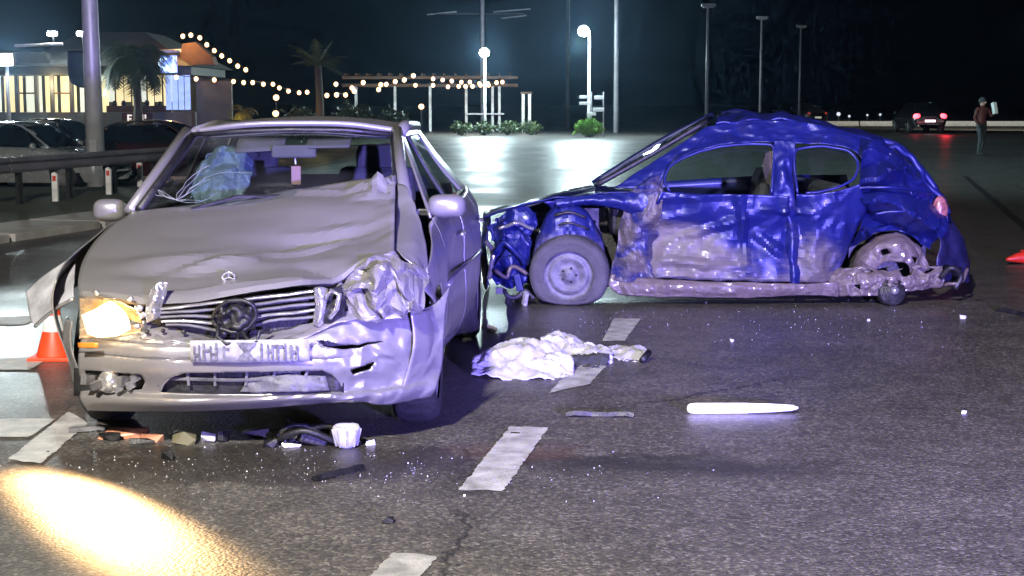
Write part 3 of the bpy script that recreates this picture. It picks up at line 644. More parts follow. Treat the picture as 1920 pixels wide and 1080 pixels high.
# ============================================================ the silver saloon, front crushed
def scraped_paint(name, base, metal, rough, under, dark, coat=.35):
    m = bpy.data.materials.new(name); m.use_nodes = True; nt = m.node_tree; n = nt.nodes; l = nt.links
    b = n['Principled BSDF']; tc = n.new('ShaderNodeTexCoord')
    at = n.new('ShaderNodeAttribute'); at.attribute_name = 'scrape'
    mp = n.new('ShaderNodeMapping'); mp.inputs['Scale'].default_value = (3, 6, 26); l.new(tc.outputs['Object'], mp.inputs[0])
    st = n.new('ShaderNodeTexNoise'); st.inputs['Scale'].default_value = 1.6; st.inputs['Detail'].default_value = 8; st.inputs['Roughness'].default_value = .65; l.new(mp.outputs[0], st.inputs['Vector'])
    bl = n.new('ShaderNodeTexNoise'); bl.inputs['Scale'].default_value = 7; bl.inputs['Detail'].default_value = 8; bl.inputs['Roughness'].default_value = .7; l.new(tc.outputs['Object'], bl.inputs['Vector'])
    def mth(op, a, c):
        q = n.new('ShaderNodeMath'); q.operation = op
        for i, s in ((0, a), (1, c)):
            if isinstance(s, (int, float)): q.inputs[i].default_value = s
            else: l.new(s, q.inputs[i])
        return q.outputs[0]
    f = mth('ADD', mth('MULTIPLY', at.outputs['Fac'], 1.5), mth('ADD', mth('MULTIPLY', st.outputs[0], .9), mth('MULTIPLY', bl.outputs[0], .7)))
    r = n.new('ShaderNodeMapRange'); r.inputs[1].default_value = 1.15; r.inputs[2].default_value = 1.85; l.new(f, r.inputs[0])
    dirt = n.new('ShaderNodeMapRange'); dirt.inputs[1].default_value = .52; dirt.inputs[2].default_value = .8; dirt.inputs[3].default_value = 0; dirt.inputs[4].default_value = .55; l.new(bl.outputs[0], dirt.inputs[0])
    m1 = n.new('ShaderNodeMix'); m1.data_type = 'RGBA'; l.new(dirt.outputs[0], m1.inputs[0]); m1.inputs[6].default_value = (*base, 1); m1.inputs[7].default_value = (*dark, 1)
    m2 = n.new('ShaderNodeMix'); m2.data_type = 'RGBA'; l.new(r.outputs[0], m2.inputs[0]); l.new(m1.outputs[2], m2.inputs[6])
    u = n.new('ShaderNodeMix'); u.data_type = 'RGBA'; l.new(st.outputs[0], u.inputs[0]); u.inputs[6].default_value = (*[c * .45 for c in under], 1); u.inputs[7].default_value = (*[min(1, c * 1.35) for c in under], 1)
    l.new(u.outputs[2], m2.inputs[7]); l.new(m2.outputs[2], b.inputs['Base Color'])
    rr = n.new('ShaderNodeMapRange'); rr.inputs[3].default_value = rough; rr.inputs[4].default_value = .6; l.new(r.outputs[0], rr.inputs[0]); l.new(rr.outputs[0], b.inputs['Roughness'])
    mm = n.new('ShaderNodeMapRange'); mm.inputs[3].default_value = metal; mm.inputs[4].default_value = .1; l.new(r.outputs[0], mm.inputs[0]); l.new(mm.outputs[0], b.inputs['Metallic'])
    b.inputs['Coat Weight'].default_value = coat; b.inputs['Coat Roughness'].default_value = .15
    bp = n.new('ShaderNodeBump'); bp.inputs['Strength'].default_value = .25; bp.inputs['Distance'].default_value = .004; l.new(f, bp.inputs['Height']); l.new(bp.outputs[0], b.inputs['Normal'])
    return m
M['silver'] = scraped_paint('silver_paint', (.225, .22, .217), .45, .34, (.16, .15, .15), (.20, .19, .18))
M['head_lit'] = emat('headlight_lit', (1, .74, .40), 9)
M['head_glow'] = pmat('headlight_reflector_lit', (.8, .6, .35), .25, .6, var=.6, scale=25, emit=(1, .50, .15), estr=.55)
M['amber'] = pmat('amber_plastic', (.5, .16, .02), .3, var=.3)
M['lens'] = glassmat('clear_lens', (.9, .9, .9), mixf=.3, dirt=.25)
M['clear_crack'] = pmat('crazed_glass', (.28, .3, .3), .4, var=.3, scale=40)
M['plate'] = pmat('plate_white', (.30, .30, .32), .5, var=.4, scale=30)
M['plate_grey'] = pmat('plate_smudge', (.13, .13, .145), .5, var=.6, scale=60)

SV = empty('wrecked_saloon', (-1.22, 6.62, 0), R(-1.2), 'silver saloon with crushed front, broken bumper and one burning headlight', 'car')
tag(SV)

def hood_disp(p):
    d = .010 * crease(p, 1.6, 2) * (1 - sstep(.35, 1.2, p.y)) + .003 * nz(p, 3, 1)
    d += -.035 * gauss(p, (.25, .62, .8), (.30, .10, 9)) + .02 * gauss(p, (.1, .35, .8), (.35, .06, 9))
    d += .03 * gauss(p, (.52, 1.05, 1), (.12, .12, 9)) * (1 + crease(p, 7, 4)) + .010 * crease(p, 3.5, 9) * sstep(.30, .6, p.x)
    d += -.022 * gauss(p, (-.32, .30, .8), (.22, .05, 9)) + .018 * gauss(p, (-.22, .42, .8), (.28, .05, 9))
    d += .014 * (abs(nz((p.x * .6 + p.y, p.y * .4, 0), 3.1, 4)) * 2 - .4) * sstep(-.2, .3, p.x)
    d += fold(p, (-.36, .28), (.02, .40), .05, .028, (0, 1)) - fold(p, (-.30, .36), (-.05, .47), .05, .018, (0, 1)) + fold(p, (.08, .50), (.55, .60), .06, .026, (0, 1)) + fold(p, (.15, .72), (.62, .70), .06, .02, (0, 1))
    d += fold(p, (.50, 1.02), (.60, 1.22), .045, .05, (0, 1)) + fold(p, (.40, 1.15), (.62, 1.05), .045, .045, (0, 1)) - fold(p, (.48, 1.12), (.6, 1.12), .03, .03, (0, 1)) + fold(p, (.05, 1.30), (.5, 1.1), .06, .02, (0, 1)) + fold(p, (-.45, .12), (.3, .12), .03, .012, (0, 1))
    return (0, 0, d)
panel('hood', [[(-0.721,1.2,0.981),(-0.47,1.27,1.007),(-0.205,1.32,1.042),(0.053,1.34,1.082),(0.207,1.33,1.105),(0.43,1.3,1.129),(0.607,1.22,1.144)],
               [(-0.779,0.9,0.914),(-0.476,0.95,0.952),(-0.144,1,0.983),(0.147,1,1.01),(0.387,0.98,1.03),(0.632,0.92,1.055)],
               [(-0.778,0.55,0.828),(-0.45,0.62,0.862),(-0.079,0.66,0.89),(0.25,0.66,0.9),(0.507,0.62,0.924),(0.663,0.56,0.955)],
               [(-0.735,0.28,0.749),(-0.401,0.32,0.784),(-0.046,0.36,0.795),(0.294,0.36,0.803),(0.537,0.36,0.85),(0.68,0.36,0.879)],
               [(-0.698,0.16,0.696),(-0.533,0.13,0.691),(-0.361,0.1,0.667),(-0.016,0.08,0.713),(0.287,0.09,0.745),(0.375,0.13,0.745),(0.46,0.2,0.766),(0.571,0.27,0.84),(0.685,0.33,0.863)],
               [(-0.703,0.18,0.675),(-0.54,0.15,0.669),(-0.367,0.12,0.641),(-0.022,0.11,0.685),(0.282,0.12,0.72),(0.371,0.15,0.722),(0.457,0.22,0.74),(0.568,0.29,0.818),(0.683,0.35,0.841)]],
      M['silver'], SV, 60, 54, hood_disp, sharp=9, scrape=lambda p: .15 * gauss(p, (.55, 1.1, 1), (.2, .2, 9)) + .45 * gauss(p, (.4, .25, .75), (.25, .1, 1)))
# bonnet star
st = MB().tube([Vector((-0.039,0.2,0.767)) + Vector((.028 * math.cos(R(a)), -.012, .022 * math.sin(R(a)))) for a in range(0, 361, 30)], .006, 6).build('bonnet_badge', M['chrome'], SV, True)
for a in (90, 210, 330):
    c = Vector((-0.039,0.2,0.767)) + Vector((0, -.012, 0)); MB().tube([c, c + Vector((.026 * math.cos(R(a)), 0, .02 * math.sin(R(a))))], .004, 5).build('badge_arm', M['chrome'], st)

# bumper skin: openings for lower intake and fog lamp; right part torn
def yb(x): c = (x + .02) / .82; return .02 + .30 * abs(c) ** 3.4
def bump_rows(L): return [[(x, yb(x) + off, z) for (x, _, z) in row] for row, off in L]
def bumper_disp(p):
    k = sstep(.25, .6, p.x)
    d = k * (.026 * crease(p, 4, 3) + .008 * crease(p, 10, 8)) + .004 * nz(p, 3, 6)
    d += .012 * math.exp(-((p.z - .485) / .008) ** 2) * (1 - k) + .010 * math.exp(-((p.z - .425) / .006) ** 2) * (1 - k)
    return (0, d, k * .012 * crease(p, 6, 5))
rows = bump_rows([([(-0.708,0.1,0.491),(-0.552,0.05,0.499),(-0.382,0.03,0.526),(-0.194,0.02,0.502),(-0.008,0.02,0.482),(0.201,0.02,0.501),(0.386,0.03,0.561),(0.477,0.05,0.601),(0.658,0.1,0.604),(0.84,0.16,0.61),(0.916,0.24,0.683)], .05),
                  ([(-0.714,0.1,0.453),(-0.384,0.03,0.484),(-0.195,0.02,0.481),(0.057,0.02,0.477),(0.317,0.02,0.488),(0.476,0.05,0.512),(0.704,0.1,0.538),(0.899,0.2,0.571)], .012),
                  ([(-0.72,0.1,0.371),(-0.386,0.03,0.385),(-0.197,0.02,0.383),(0.055,0.02,0.381),(0.315,0.02,0.384),(0.474,0.05,0.385),(0.702,0.1,0.377),(0.888,0.2,0.379)], .0),
                  ([(-0.721,0.1,0.264),(-0.319,0.03,0.272),(0.052,0.02,0.266),(0.383,0.02,0.274),(0.473,0.05,0.276),(0.702,0.1,0.281),(0.878,0.2,0.307)], .035),
                  ([(-0.713,0.1,0.223),(-0.32,0.03,0.238),(0.052,0.02,0.249),(0.383,0.02,0.262),(0.484,0.05,0.252),(0.701,0.1,0.253),(0.863,0.2,0.244)], -.005),
                  ([(-0.691,0.1,0.161),(-0.322,0.03,0.189),(0.051,0.02,0.204),(0.383,0.02,0.227),(0.484,0.05,0.228),(0.654,0.1,0.2),(0.835,0.2,0.198)], .045)])
panel('bumper', rows, M['silver'], SV, 150, 60, bumper_disp, thick=.008, sharp=22,
      holes=[[(-0.322,0.02,0.271),(-0.302,0.02,0.311),(-0.263,0.02,0.349),(-0.209,0.02,0.366),(-0.034,0.02,0.371),(0.199,0.02,0.375),(0.385,0.02,0.378),(0.427,0.02,0.352),(0.458,0.02,0.31),(0.477,0.02,0.267),(0.15,0.02,0.268),(-0.083,0.02,0.265)],
             [(-0.69,0.1,0.348),(-0.571,0.1,0.355),(-0.397,0.05,0.355),(-0.389,0.05,0.32),(-0.413,0.05,0.279),(-0.574,0.1,0.26),(-0.688,0.1,0.262)],
             [(0.505,0.08,0.379),(0.611,0.08,0.394),(0.587,0.08,0.358),(0.517,0.08,0.351)], [(0.774,0.1,0.524),(0.844,0.1,0.538),(0.809,0.1,0.496)], [(0.362,0.03,0.505),(0.478,0.03,0.487),(0.659,0.08,0.489),(0.499,0.05,0.465),(0.397,0.03,0.477)]],
      scrape=lambda p: .75 * gauss(p, (.55, .1, .5), (.28, 1, .09)) * (.5 + crease(p, 6, 2)) + .4 * gauss(p, (-.6, .1, .38), (.25, 1, .06)) + .5 * gauss(p, (0, 0, .30), (.9, 1, .03)))
# side wraps of the bumper
for sg, z1 in ((-1, .56), (1, .60)):
    panel('bumper_corner', [[(sg * .76, .24, z1), (sg * .82, .34, z1), (sg * .855, .48, z1 - .01)], [(sg * .77, .24, .45), (sg * .84, .36, .45), (sg * .87, .5, .45)], [(sg * .72, .24, .26), (sg * .80, .36, .25), (sg * .84, .5, .26)]],
          M['silver'], SV, 14, 20, lambda p: (0, .012 * crease(p, 6, 2), .01 * nz(p, 6)), scrape=lambda p: .4)
# lower intake mesh, ribs, bars and torn splash shield
panel('intake_mesh', [[(-0.344,0.1,0.363),(0.043,0.08,0.373),(0.479,0.1,0.371)], [(-0.347,0.1,0.241),(0.04,0.08,0.245),(0.477,0.1,0.238)]], M['black_plastic'], SV, 20, 8, lambda p: (0, .01 * crease(p, 7), 0))
for k in range(6):
    x = -.34 + .13 * k + .01 * (k % 2)
    MB().box((x, .055, .355), (.012, .02, .10), ry=.1 * (k - 2)).build('intake_rib', M['grey_plastic'], SV)
for z in (.335, .375): MB().tube([(-.36, .06, z), (0, .045, z - .005), (.38, .065, z)], .008, 6).build('intake_bar', M['grey_plastic'], SV)
panel('torn_splash_shield', [[(0.072,0.07,0.339),(0.238,0.06,0.354),(0.401,0.07,0.348)], [(0.026,0.06,0.274),(0.24,0.04,0.277),(0.42,0.06,0.283)]], M['grey_plastic'], SV, 20, 10, lambda p: (0, .03 * crease(p, 6, 4), .006 * nz(p, 9)))
# broken fog lamp in the left opening
fog = MB().lathe([(.001, .03), (.045, .025), (.055, -.01), (.05, -.03)], 18, Matrix.Translation(Vector((-0.569,0.13,0.304))) @ Matrix.Rotation(R(90), 4, 'X')).build('fog_lamp', M['chrome'], SV, True)
for (q, s) in (((-0.655,0.1,0.319), .03), ((-0.617,0.09,0.297), .022), ((-0.494,0.09,0.317), .028), ((-0.463,0.09,0.298), .02), ((-0.515,0.08,0.288), .02), ((-0.439,0.08,0.333), .02)):
    MB().box(q, (s * 1.5, s, s * 2), rz=s * 40, ry=s * 60).build('broken_trim', M['grey_plastic'] if s > .021 else M['chrome'], SV)
panel('fog_recess', [[(-0.75,0.22,0.351),(-0.403,0.14,0.366)], [(-0.754,0.22,0.224),(-0.407,0.14,0.241)]], M['black_plastic'], SV, 8, 6)
# number plate with smudged characters
plate = panel('number_plate', [[(-.17, -.012, .515), (.06, -.02, .518), (.345, -.005, .522)], [(-.17, -.010, .418), (.06, -.018, .420), (.345, -.003, .424)]], M['plate'], SV, 14, 4, lambda p: (0, .004 * nz(p, 9), 0), thick=.004)
def plate_patch(name, x0, x1, z0, z1, mat):
    return mesh(name, [(x0, -.027, z0), (x1, -.027, z0), (x1, -.027, z1), (x0, -.027, z1)], [(0, 1, 2, 3)], mat, plate, False, thick=.002)
rnd = random.Random(4)
for (xa, xb) in ((-.155, .01), (.135, .325)):
    x = xa
    while x < xb - .02:
        w = rnd.uniform(.010, .02); zt = rnd.uniform(.49, .508); plate_patch('character_stroke', x, x + w * .55, .432, zt, M['plate_grey'])
        if rnd.random() < .75:
            zz = rnd.uniform(.44, .49); plate_patch('character_stroke', x + w * .56, x + w * 1.6, zz, zz + .012, M['plate_grey'])
        x += w * 1.75
mesh('plate_emblem', [(.03, -.0275, .508), (.12, -.0275, .508), (.088, -.0275, .466), (.12, -.0275, .428), (.03, -.0275, .428), (.062, -.0275, .466)], [(0, 5, 2, 1), (5, 4, 3, 2)], M['plate_grey'], plate, False, thick=.002)

# grille: backing, slats, surround
panel('grille_backing', [[(-0.37,0.16,0.63),(-0.031,0.15,0.671),(0.35,0.17,0.721)], [(-0.358,0.14,0.552),(-0.031,0.13,0.488),(0.356,0.14,0.564)]], M['black_plastic'], SV, 24, 10)
L0 = [(-0.338,0.07,0.636),(-0.334,0.07,0.619),(-0.326,0.075,0.602),(-0.314,0.08,0.585),(-0.297,0.085,0.568)]; L1 = [(0.353,0.08,0.716),(0.358,0.08,0.69),(0.359,0.085,0.661),(0.36,0.09,0.632),(0.359,0.095,0.603)]
for i, (a, b) in enumerate(zip(L0, L1)):
    a = Vector(a); b = Vector(b); n_ = 14; V = []
    for k in range(n_):
        t = k / (n_ - 1); p = a.lerp(b, t); sag = -.045 * (i / 4) * math.exp(-((t - .42) / .22) ** 2); jj = .006 * nz(p, 14, i)
        p += Vector((0, .03 * math.exp(-((t - .48) / .15) ** 2) * (1 if i > 0 else 0), sag + jj))
        V += [p + Vector((0, -.012, .005)), p + Vector((0, .012, .010)), p + Vector((0, .012, -.006)), p + Vector((0, -.012, -.004))]
    Fc = [(k * 4 + j, k * 4 + (j + 1) % 4, (k + 1) * 4 + (j + 1) % 4, (k + 1) * 4 + j) for k in range(n_ - 1) for j in range(4)]
    mesh('grille_slat', V, Fc, M['chrome'] if i in (0, 3) else M['grey_plastic'], SV, True)
panel('grille_surround', [[(-0.351,0.06,0.733),(-0.313,0.06,0.761),(-0.274,0.07,0.76)], [(-0.37,0.05,0.664),(-0.335,0.045,0.688),(-0.297,0.06,0.686)], [(-0.375,0.06,0.578),(-0.344,0.05,0.594),(-0.32,0.07,0.61)]], M['chrome'], SV, 12, 16, lambda p: (0, .012 * crease(p, 16, 3), 0))
panel('grille_surround', [[(0.358,0.08,0.732),(0.388,0.07,0.738),(0.415,0.09,0.727)], [(0.362,0.08,0.65),(0.388,0.06,0.653),(0.404,0.08,0.648)], [(0.347,0.08,0.573),(0.376,0.07,0.565),(0.392,0.09,0.576)]], M['chrome'], SV, 12, 16, lambda p: (0, .012 * crease(p, 16, 5), 0))
MB().tube([p + Vector((.006 * nz(p, 30), 0, .008 * nz(p, 25, 3))) for p in curve([(-0.082,0.05,0.599),(-0.048,0.03,0.656),(0.019,0.02,0.688),(0.088,0.02,0.669),(0.109,0.03,0.621),(0.075,0.03,0.565),(0.012,0.02,0.548),(-0.06,0.03,0.569),(-0.082,0.05,0.599)], 40)], .010, 8).build('emblem_ring', M['black_plastic'], SV, True)
panel('emblem_plate', [[(-0.055,0.06,0.663),(0.013,0.05,0.688),(0.095,0.06,0.669)], [(-0.07,0.05,0.613),(0.03,0.015,0.623),(0.11,0.05,0.618)], [(-0.057,0.06,0.546),(0.024,0.04,0.53),(0.102,0.06,0.565)]], M['black_plastic'], SV, 24, 24, lambda p: (0, .05 * crease(p, 14, 3), .015 * nz(p, 20)))
MB().tube([(-0.055,0.03,0.583),(-0.052,-0.01,0.529),(-0.011,-0.02,0.5),(0.033,-0.01,0.51),(0.035,0.02,0.548)], .009, 7).build('loose_cable', M['black_plastic'], SV, True)
MB().tube([(0.044,0.02,0.557),(0.086,-0.01,0.51),(0.12,-0.015,0.511),(0.127,0,0.551),(0.166,0.03,0.556)], .008, 7).build('loose_cable', M['black_plastic'], SV, True)
# upper bumper shelf between grille and bumper (radiator support)
panel('front_support', [[(-0.403,0.1,0.586),(-0.334,0.12,0.555),(-0.028,0.12,0.499),(0.279,0.12,0.557),(0.466,0.14,0.619),(0.743,0.2,0.635)], [(-0.409,0.06,0.512),(-0.318,0.05,0.5),(-0.013,0.04,0.474),(0.289,0.05,0.506),(0.472,0.09,0.581),(0.745,0.17,0.58)]], M['silver'], SV, 60, 12,
      lambda p: (0, .02 * crease(p, 9, 1), .01 * crease(p, 7, 6)), scrape=lambda p: .35 + .4 * crease(p, 5))
for (q, r) in (((-0.37,0.04,0.543), .011), ((-0.303,0.05,0.547), .010), ((-0.212,0.05,0.542), .012)): MB().ball(q, r, 8, 6).build('clip_hole', M['black_plastic'], SV, True)

# headlight, burning (left in view)
bowl = panel('headlight_bowl', [[(-0.708,0.2,0.686),(-0.569,0.17,0.681),(-0.432,0.16,0.621)], [(-0.744,0.32,0.554),(-0.609,0.3,0.557),(-0.446,0.26,0.549)], [(-0.721,0.22,0.486),(-0.574,0.17,0.495),(-0.423,0.15,0.522)]], M['head_glow'], SV, 24, 20, lambda p: (0, .012 * crease(p, 14, 2), 0))
panel('headlight', [[(-0.676,0.13,0.6),(-0.62,0.12,0.63),(-0.553,0.12,0.664),(-0.506,0.12,0.635)], [(-0.658,0.1,0.571),(-0.584,0.09,0.587),(-0.509,0.09,0.597),(-0.472,0.11,0.575)], [(-0.649,0.11,0.522),(-0.587,0.09,0.511),(-0.528,0.09,0.516),(-0.459,0.11,0.542)]], M['head_lit'], SV, 16, 14, lambda p: (.006 * nz(p, 20), .012 * crease(p, 12, 1), .006 * nz(p, 15, 4)))
panel('headlight_lens', [[(-0.684,0.12,0.699),(-0.546,0.09,0.698),(-0.397,0.08,0.641)], [(-0.684,0.1,0.586),(-0.538,0.05,0.593),(-0.384,0.06,0.583)], [(-0.684,0.1,0.5),(-0.543,0.06,0.502),(-0.395,0.06,0.526)]], M['lens'], SV, 24, 18, holes=[[(-0.581,0.09,0.682),(-0.461,0.08,0.679),(-0.407,0.06,0.592),(-0.515,0.05,0.579)]], thick=.003)
for (q, s) in (((-0.403,0.05,0.647), .02), ((-0.385,0.05,0.617), .017), ((-0.444,0.06,0.686), .015), ((-0.601,0.08,0.711), .018), ((-0.412,0.04,0.567), .016)):
    MB().ball(q, s, 7, 5, (1, .5, .8)).build('lens_shard', M['chrome'], SV, True)
panel('turn_signal', [[(-0.69,0.1,0.486),(-0.591,0.06,0.492)], [(-0.69,0.1,0.462),(-0.591,0.06,0.469)]], M['amber'], SV, 6, 4)
hl = Vector((-1.22, 6.62, 0)) + Matrix.Rotation(R(-1.2), 3, 'Z') @ Vector((-0.532,-0.05,0.607))
hb_ = lamp('headlight_beam', 'SPOT', hl, 1350, (1, .60, .25), spot_size=R(50), spot_blend=1.0, shadow_soft_size=.07, target=(-1.76, 5.96, 0))
hb_.rotation_euler.rotate_axis('Z', R(-42)); hb_.scale = (2.1, .46, 1)
lamp('headlight_spill', 'POINT', hl + Vector((0, -.05, 0)), 3.0, (1, .72, .36), shadow_soft_size=.04)

# crushed right front: folded fender lump, headlight housing, fender side
def lump(p): 
    f = fold(p, (.42, .68), (.72, .80), .05, .06) + fold(p, (.5, .60), (.85, .66), .05, .06) + fold(p, (.58, .85), (.66, .56), .04, .05) + fold(p, (.72, .84), (.80, .62), .04, .05)
    return (.035 * crease(p, 6, 7), .03 - 1.3 * f - .075 * crease(p, 6, 1) - .02 * crease(p, 12, 2), .04 * crease(p, 6, 4))
panel('crushed_fender', [[(0.457,0.22,0.74),(0.507,0.2,0.778),(0.574,0.24,0.838),(0.664,0.3,0.866),(0.756,0.34,0.823),(0.802,0.36,0.748)],
                         [(0.427,0.16,0.723),(0.492,0.13,0.727),(0.587,0.12,0.775),(0.69,0.15,0.807),(0.777,0.22,0.764),(0.821,0.3,0.695)],
                         [(0.435,0.16,0.675),(0.506,0.1,0.66),(0.615,0.07,0.687),(0.705,0.1,0.707),(0.791,0.19,0.684),(0.831,0.28,0.649)],
                         [(0.462,0.17,0.615),(0.538,0.12,0.605),(0.634,0.1,0.608),(0.726,0.12,0.629),(0.79,0.2,0.628),(0.822,0.28,0.625)],
                         [(0.498,0.16,0.59),(0.562,0.12,0.586),(0.656,0.12,0.591),(0.724,0.14,0.612),(0.778,0.2,0.619),(0.806,0.3,0.615)]], M['silver'], SV, 34, 26, lump, thick=.004, smooth=False,
      scrape=lambda p: .5 + .6 * gauss(p, (.62, .1, .7), (.12, .3, .06)) * crease(p, 6, 3))
panel('broken_headlight_housing', [[(0.385,0.12,0.709),(0.427,0.12,0.728),(0.464,0.16,0.735)], [(0.392,0.1,0.648),(0.43,0.06,0.641),(0.483,0.1,0.648)], [(0.364,0.12,0.557),(0.411,0.1,0.565),(0.491,0.12,0.591)]], M['black_plastic'], SV, 16, 18, lambda p: (0, .03 * crease(p, 9, 2), 0))
MB().tube([(0.412,0.06,0.688),(0.438,0.04,0.726),(0.471,0.04,0.709),(0.459,0.05,0.647),(0.425,0.06,0.604)], .012, 7).build('bent_bracket', M['chrome'], SV, True)
panel('fender_edge', [[(0.617,1.2,1.126),(0.662,1.15,1.115),(0.71,1.05,1.063)], [(0.631,0.95,0.996),(0.704,0.9,0.987),(0.764,0.85,0.952)], [(0.676,0.45,0.861),(0.755,0.5,0.856),(0.812,0.55,0.802)], [(0.766,0.36,0.797),(0.817,0.42,0.742),(0.844,0.5,0.658)], [(0.806,0.36,0.687),(0.837,0.4,0.646),(0.859,0.5,0.583)]], M['silver'], SV, 20, 40, lambda p: (.02 * crease(p, 2.5, 2), .012 * crease(p, 3, 3), 0), scrape=lambda p: .1)
MB().tube([(0.613,1.18,1.114),(0.632,0.92,0.998),(0.661,0.58,0.898),(0.676,0.42,0.854)], .011, 6).build('hood_gap_line', M['black_plastic'], SV, True)  # black tube drawn as the dark gap between hood and fender
panel('inner_wing', [[(0.593,1.25,1.123),(0.657,1.2,1.107)], [(0.615,0.95,0.944),(0.695,0.9,0.922)], [(0.655,0.5,0.782),(0.791,0.5,0.732)]], M['black_plastic'], SV, 8, 12)

# body sides
PR = [(.16, .76), (.24, .81), (.34, .845), (.5, .862), (.66, .864), (.78, .852), (.88, .825), (.95, .785), (1.05, .735), (1.2, .66), (1.32, .60), (1.40, .55)]
def prof(z):
    for (a, wa), (b, wb) in zip(PR[:-1], PR[1:]):
        if z <= b: return wa + (wb - wa) * max(0, (z - a)) / (b - a)
    return PR[-1][1]
PL = [(.2, .90), (.6, .975), (1.2, .995), (2.5, 1.0), (3.6, .985), (4.2, .93), (4.5, .84)]
def plan(y):
    for (a, wa), (b, wb) in zip(PL[:-1], PL[1:]):
        if y <= b: return wa + (wb - wa) * max(0, (y - a)) / (b - a)
    return PL[-1][1]
def sx(sg, y, z): return sg * (prof(z) * plan(y) + (.09 * sstep(1.6, 3.2, y) * (1 - sstep(.85, 1.3, z)) if sg > 0 else 0))
def side_panel(name, sg, y0, y1, zlo, zhi, nu=36, nv=30, arch=None, disp=None, scrape=None, mat=None):
    rows = []
    for j in range(9):
        r = []
        for i in range(9):
            y = y0 + (y1 - y0) * i / 8; za = zlo(y) if callable(zlo) else zlo; zb = zhi(y) if callable(zhi) else zhi
            z = zb + (za - zb) * j / 8; r.append((sx(sg, y, z), y, z))
        rows.append(r if sg > 0 else r[::-1])
    holes = None
    if arch: holes = [[(arch + .36 * math.cos(R(a)), .30 + .36 * math.sin(R(a))) for a in range(0, 360, 15)]]
    return panel(name, rows, mat or M['silver'], SV, nu, nv, disp, holes, scrape=scrape, hax=(1, 2))
belt = lambda y: .945 + .02 * (y - 1.2) / 2
for sg in (-1, 1):
    dd = (lambda p: (-.04 * gauss(p, (.8, 1.9, .65), (9, .5, .15)) + .010 * crease(p, 1.8, 3), 0, 0)) if sg > 0 else (lambda p: (.002 * nz(p, 4), 0, 0))
    side_panel('fender', sg, .50 if sg > 0 else .34, 1.27, .24, lambda y: .70 + .24 * sstep(.1, 1.2, y) if True else 0, arch=.82, disp=dd if sg > 0 else (lambda p: (-.10 * gauss(p, (-.86, .55, .62), (9, .38, .22)), 0, .02 * nz(p, 4))), scrape=lambda p: .2)
    side_panel('front_door', sg, 1.29, 2.36, .22, belt, disp=dd, scrape=lambda p: .25 * gauss(p, (.8, 1.9, .6), (9, .5, .2)))
    side_panel('rear_door', sg, 2.38, 3.28, .22, belt, arch=3.53, disp=dd)
    side_panel('rear_quarter', sg, 3.30, 4.42, .24, lambda y: .965, arch=3.53, disp=dd)
    side_panel('sill', sg, 1.2, 3.2, .15, .215, 20, 4, mat=M['grey_plastic'])
    MB().tube([(sx(sg, y, .60) + sg * .006, y, .60) for y in (1.32, 1.7, 2.1, 2.5, 2.9, 3.15)], .016, 6).build('side_moulding', M['silver'], SV, True)
    for y in (2.12, 3.05): MB().tube([(sx(sg, y, .80) + sg * .03, y - .09, .80), (sx(sg, y, .80) + sg * .04, y, .803), (sx(sg, y, .80) + sg * .03, y + .09, .80)], .012, 6).build('door_handle', M['chrome'], SV, True)
    # glass and pillars
    def sg_pt(y, z): return (sx(sg, y, z), y, z)
    def side_glass(name, q):
        g = [[sg_pt(*q[0]), sg_pt(*q[1])], [sg_pt(*q[3]), sg_pt(*q[2])]]
        rows = [[Vector(g[0][0]).lerp(Vector(g[1][0]), t), Vector(g[0][1]).lerp(Vector(g[1][1]), t)] for t in (0, .5, 1)]
        rows = [[(sx(sg, p.y, p.z) - sg * .01, p.y, p.z) for p in r] for r in rows]
        panel(name, rows if sg > 0 else [r[::-1] for r in rows], M['glass'], SV, 8, 8, thick=0)
    side_glass('side_window', [(1.55, .96), (2.30, .97), (2.24, 1.34), (2.02, 1.33)])
    side_glass('side_window', [(2.40, .97), (3.20, .985), (2.98, 1.33), (2.36, 1.345)])
    def side_quad(name, q, mat, out=.0):
        rows = []
        for t in (0, .25, .5, .75, 1):
            a = (q[0][0] + (q[3][0] - q[0][0]) * t, q[0][1] + (q[3][1] - q[0][1]) * t); b = (q[1][0] + (q[2][0] - q[1][0]) * t, q[1][1] + (q[2][1] - q[1][1]) * t)
            r = [(sx(sg, a[0] + (b[0] - a[0]) * u, a[1] + (b[1] - a[1]) * u) + sg * out, a[0] + (b[0] - a[0]) * u, a[1] + (b[1] - a[1]) * u) for u in (0, .5, 1)]
            rows.append(r if sg > 0 else r[::-1])
        panel(name, rows, mat, SV, 8, 14, thick=.012)
    side_quad('centre_pillar', [(2.31, .955), (2.39, .955), (2.35, 1.37), (2.26, 1.37)], M['black_plastic'])
    side_quad('rear_pillar', [(3.22, .965), (3.86, .965), (3.22, 1.385), (2.99, 1.375)], M['silver'])
    side_quad('front_quarter_frame', [(1.29, .95), (1.56, .955), (2.04, 1.35), (1.96, 1.38)], M['silver'])
    side_quad('door_frame', [(1.98, 1.345), (3.0, 1.345), (3.06, 1.39), (1.95, 1.39)], M['silver'], .002)
    MB().tube([sg_pt(1.98, 1.37), sg_pt(2.4, 1.40), sg_pt(3.1, 1.39)], .034, 8).build('roof_rail', M['silver'], SV, True)
    MB().tube([sg_pt(1.5, .95), sg_pt(2.3, .955), sg_pt(3.3, .975)], .014, 6).build('window_trim', M['black_plastic'], SV, True)
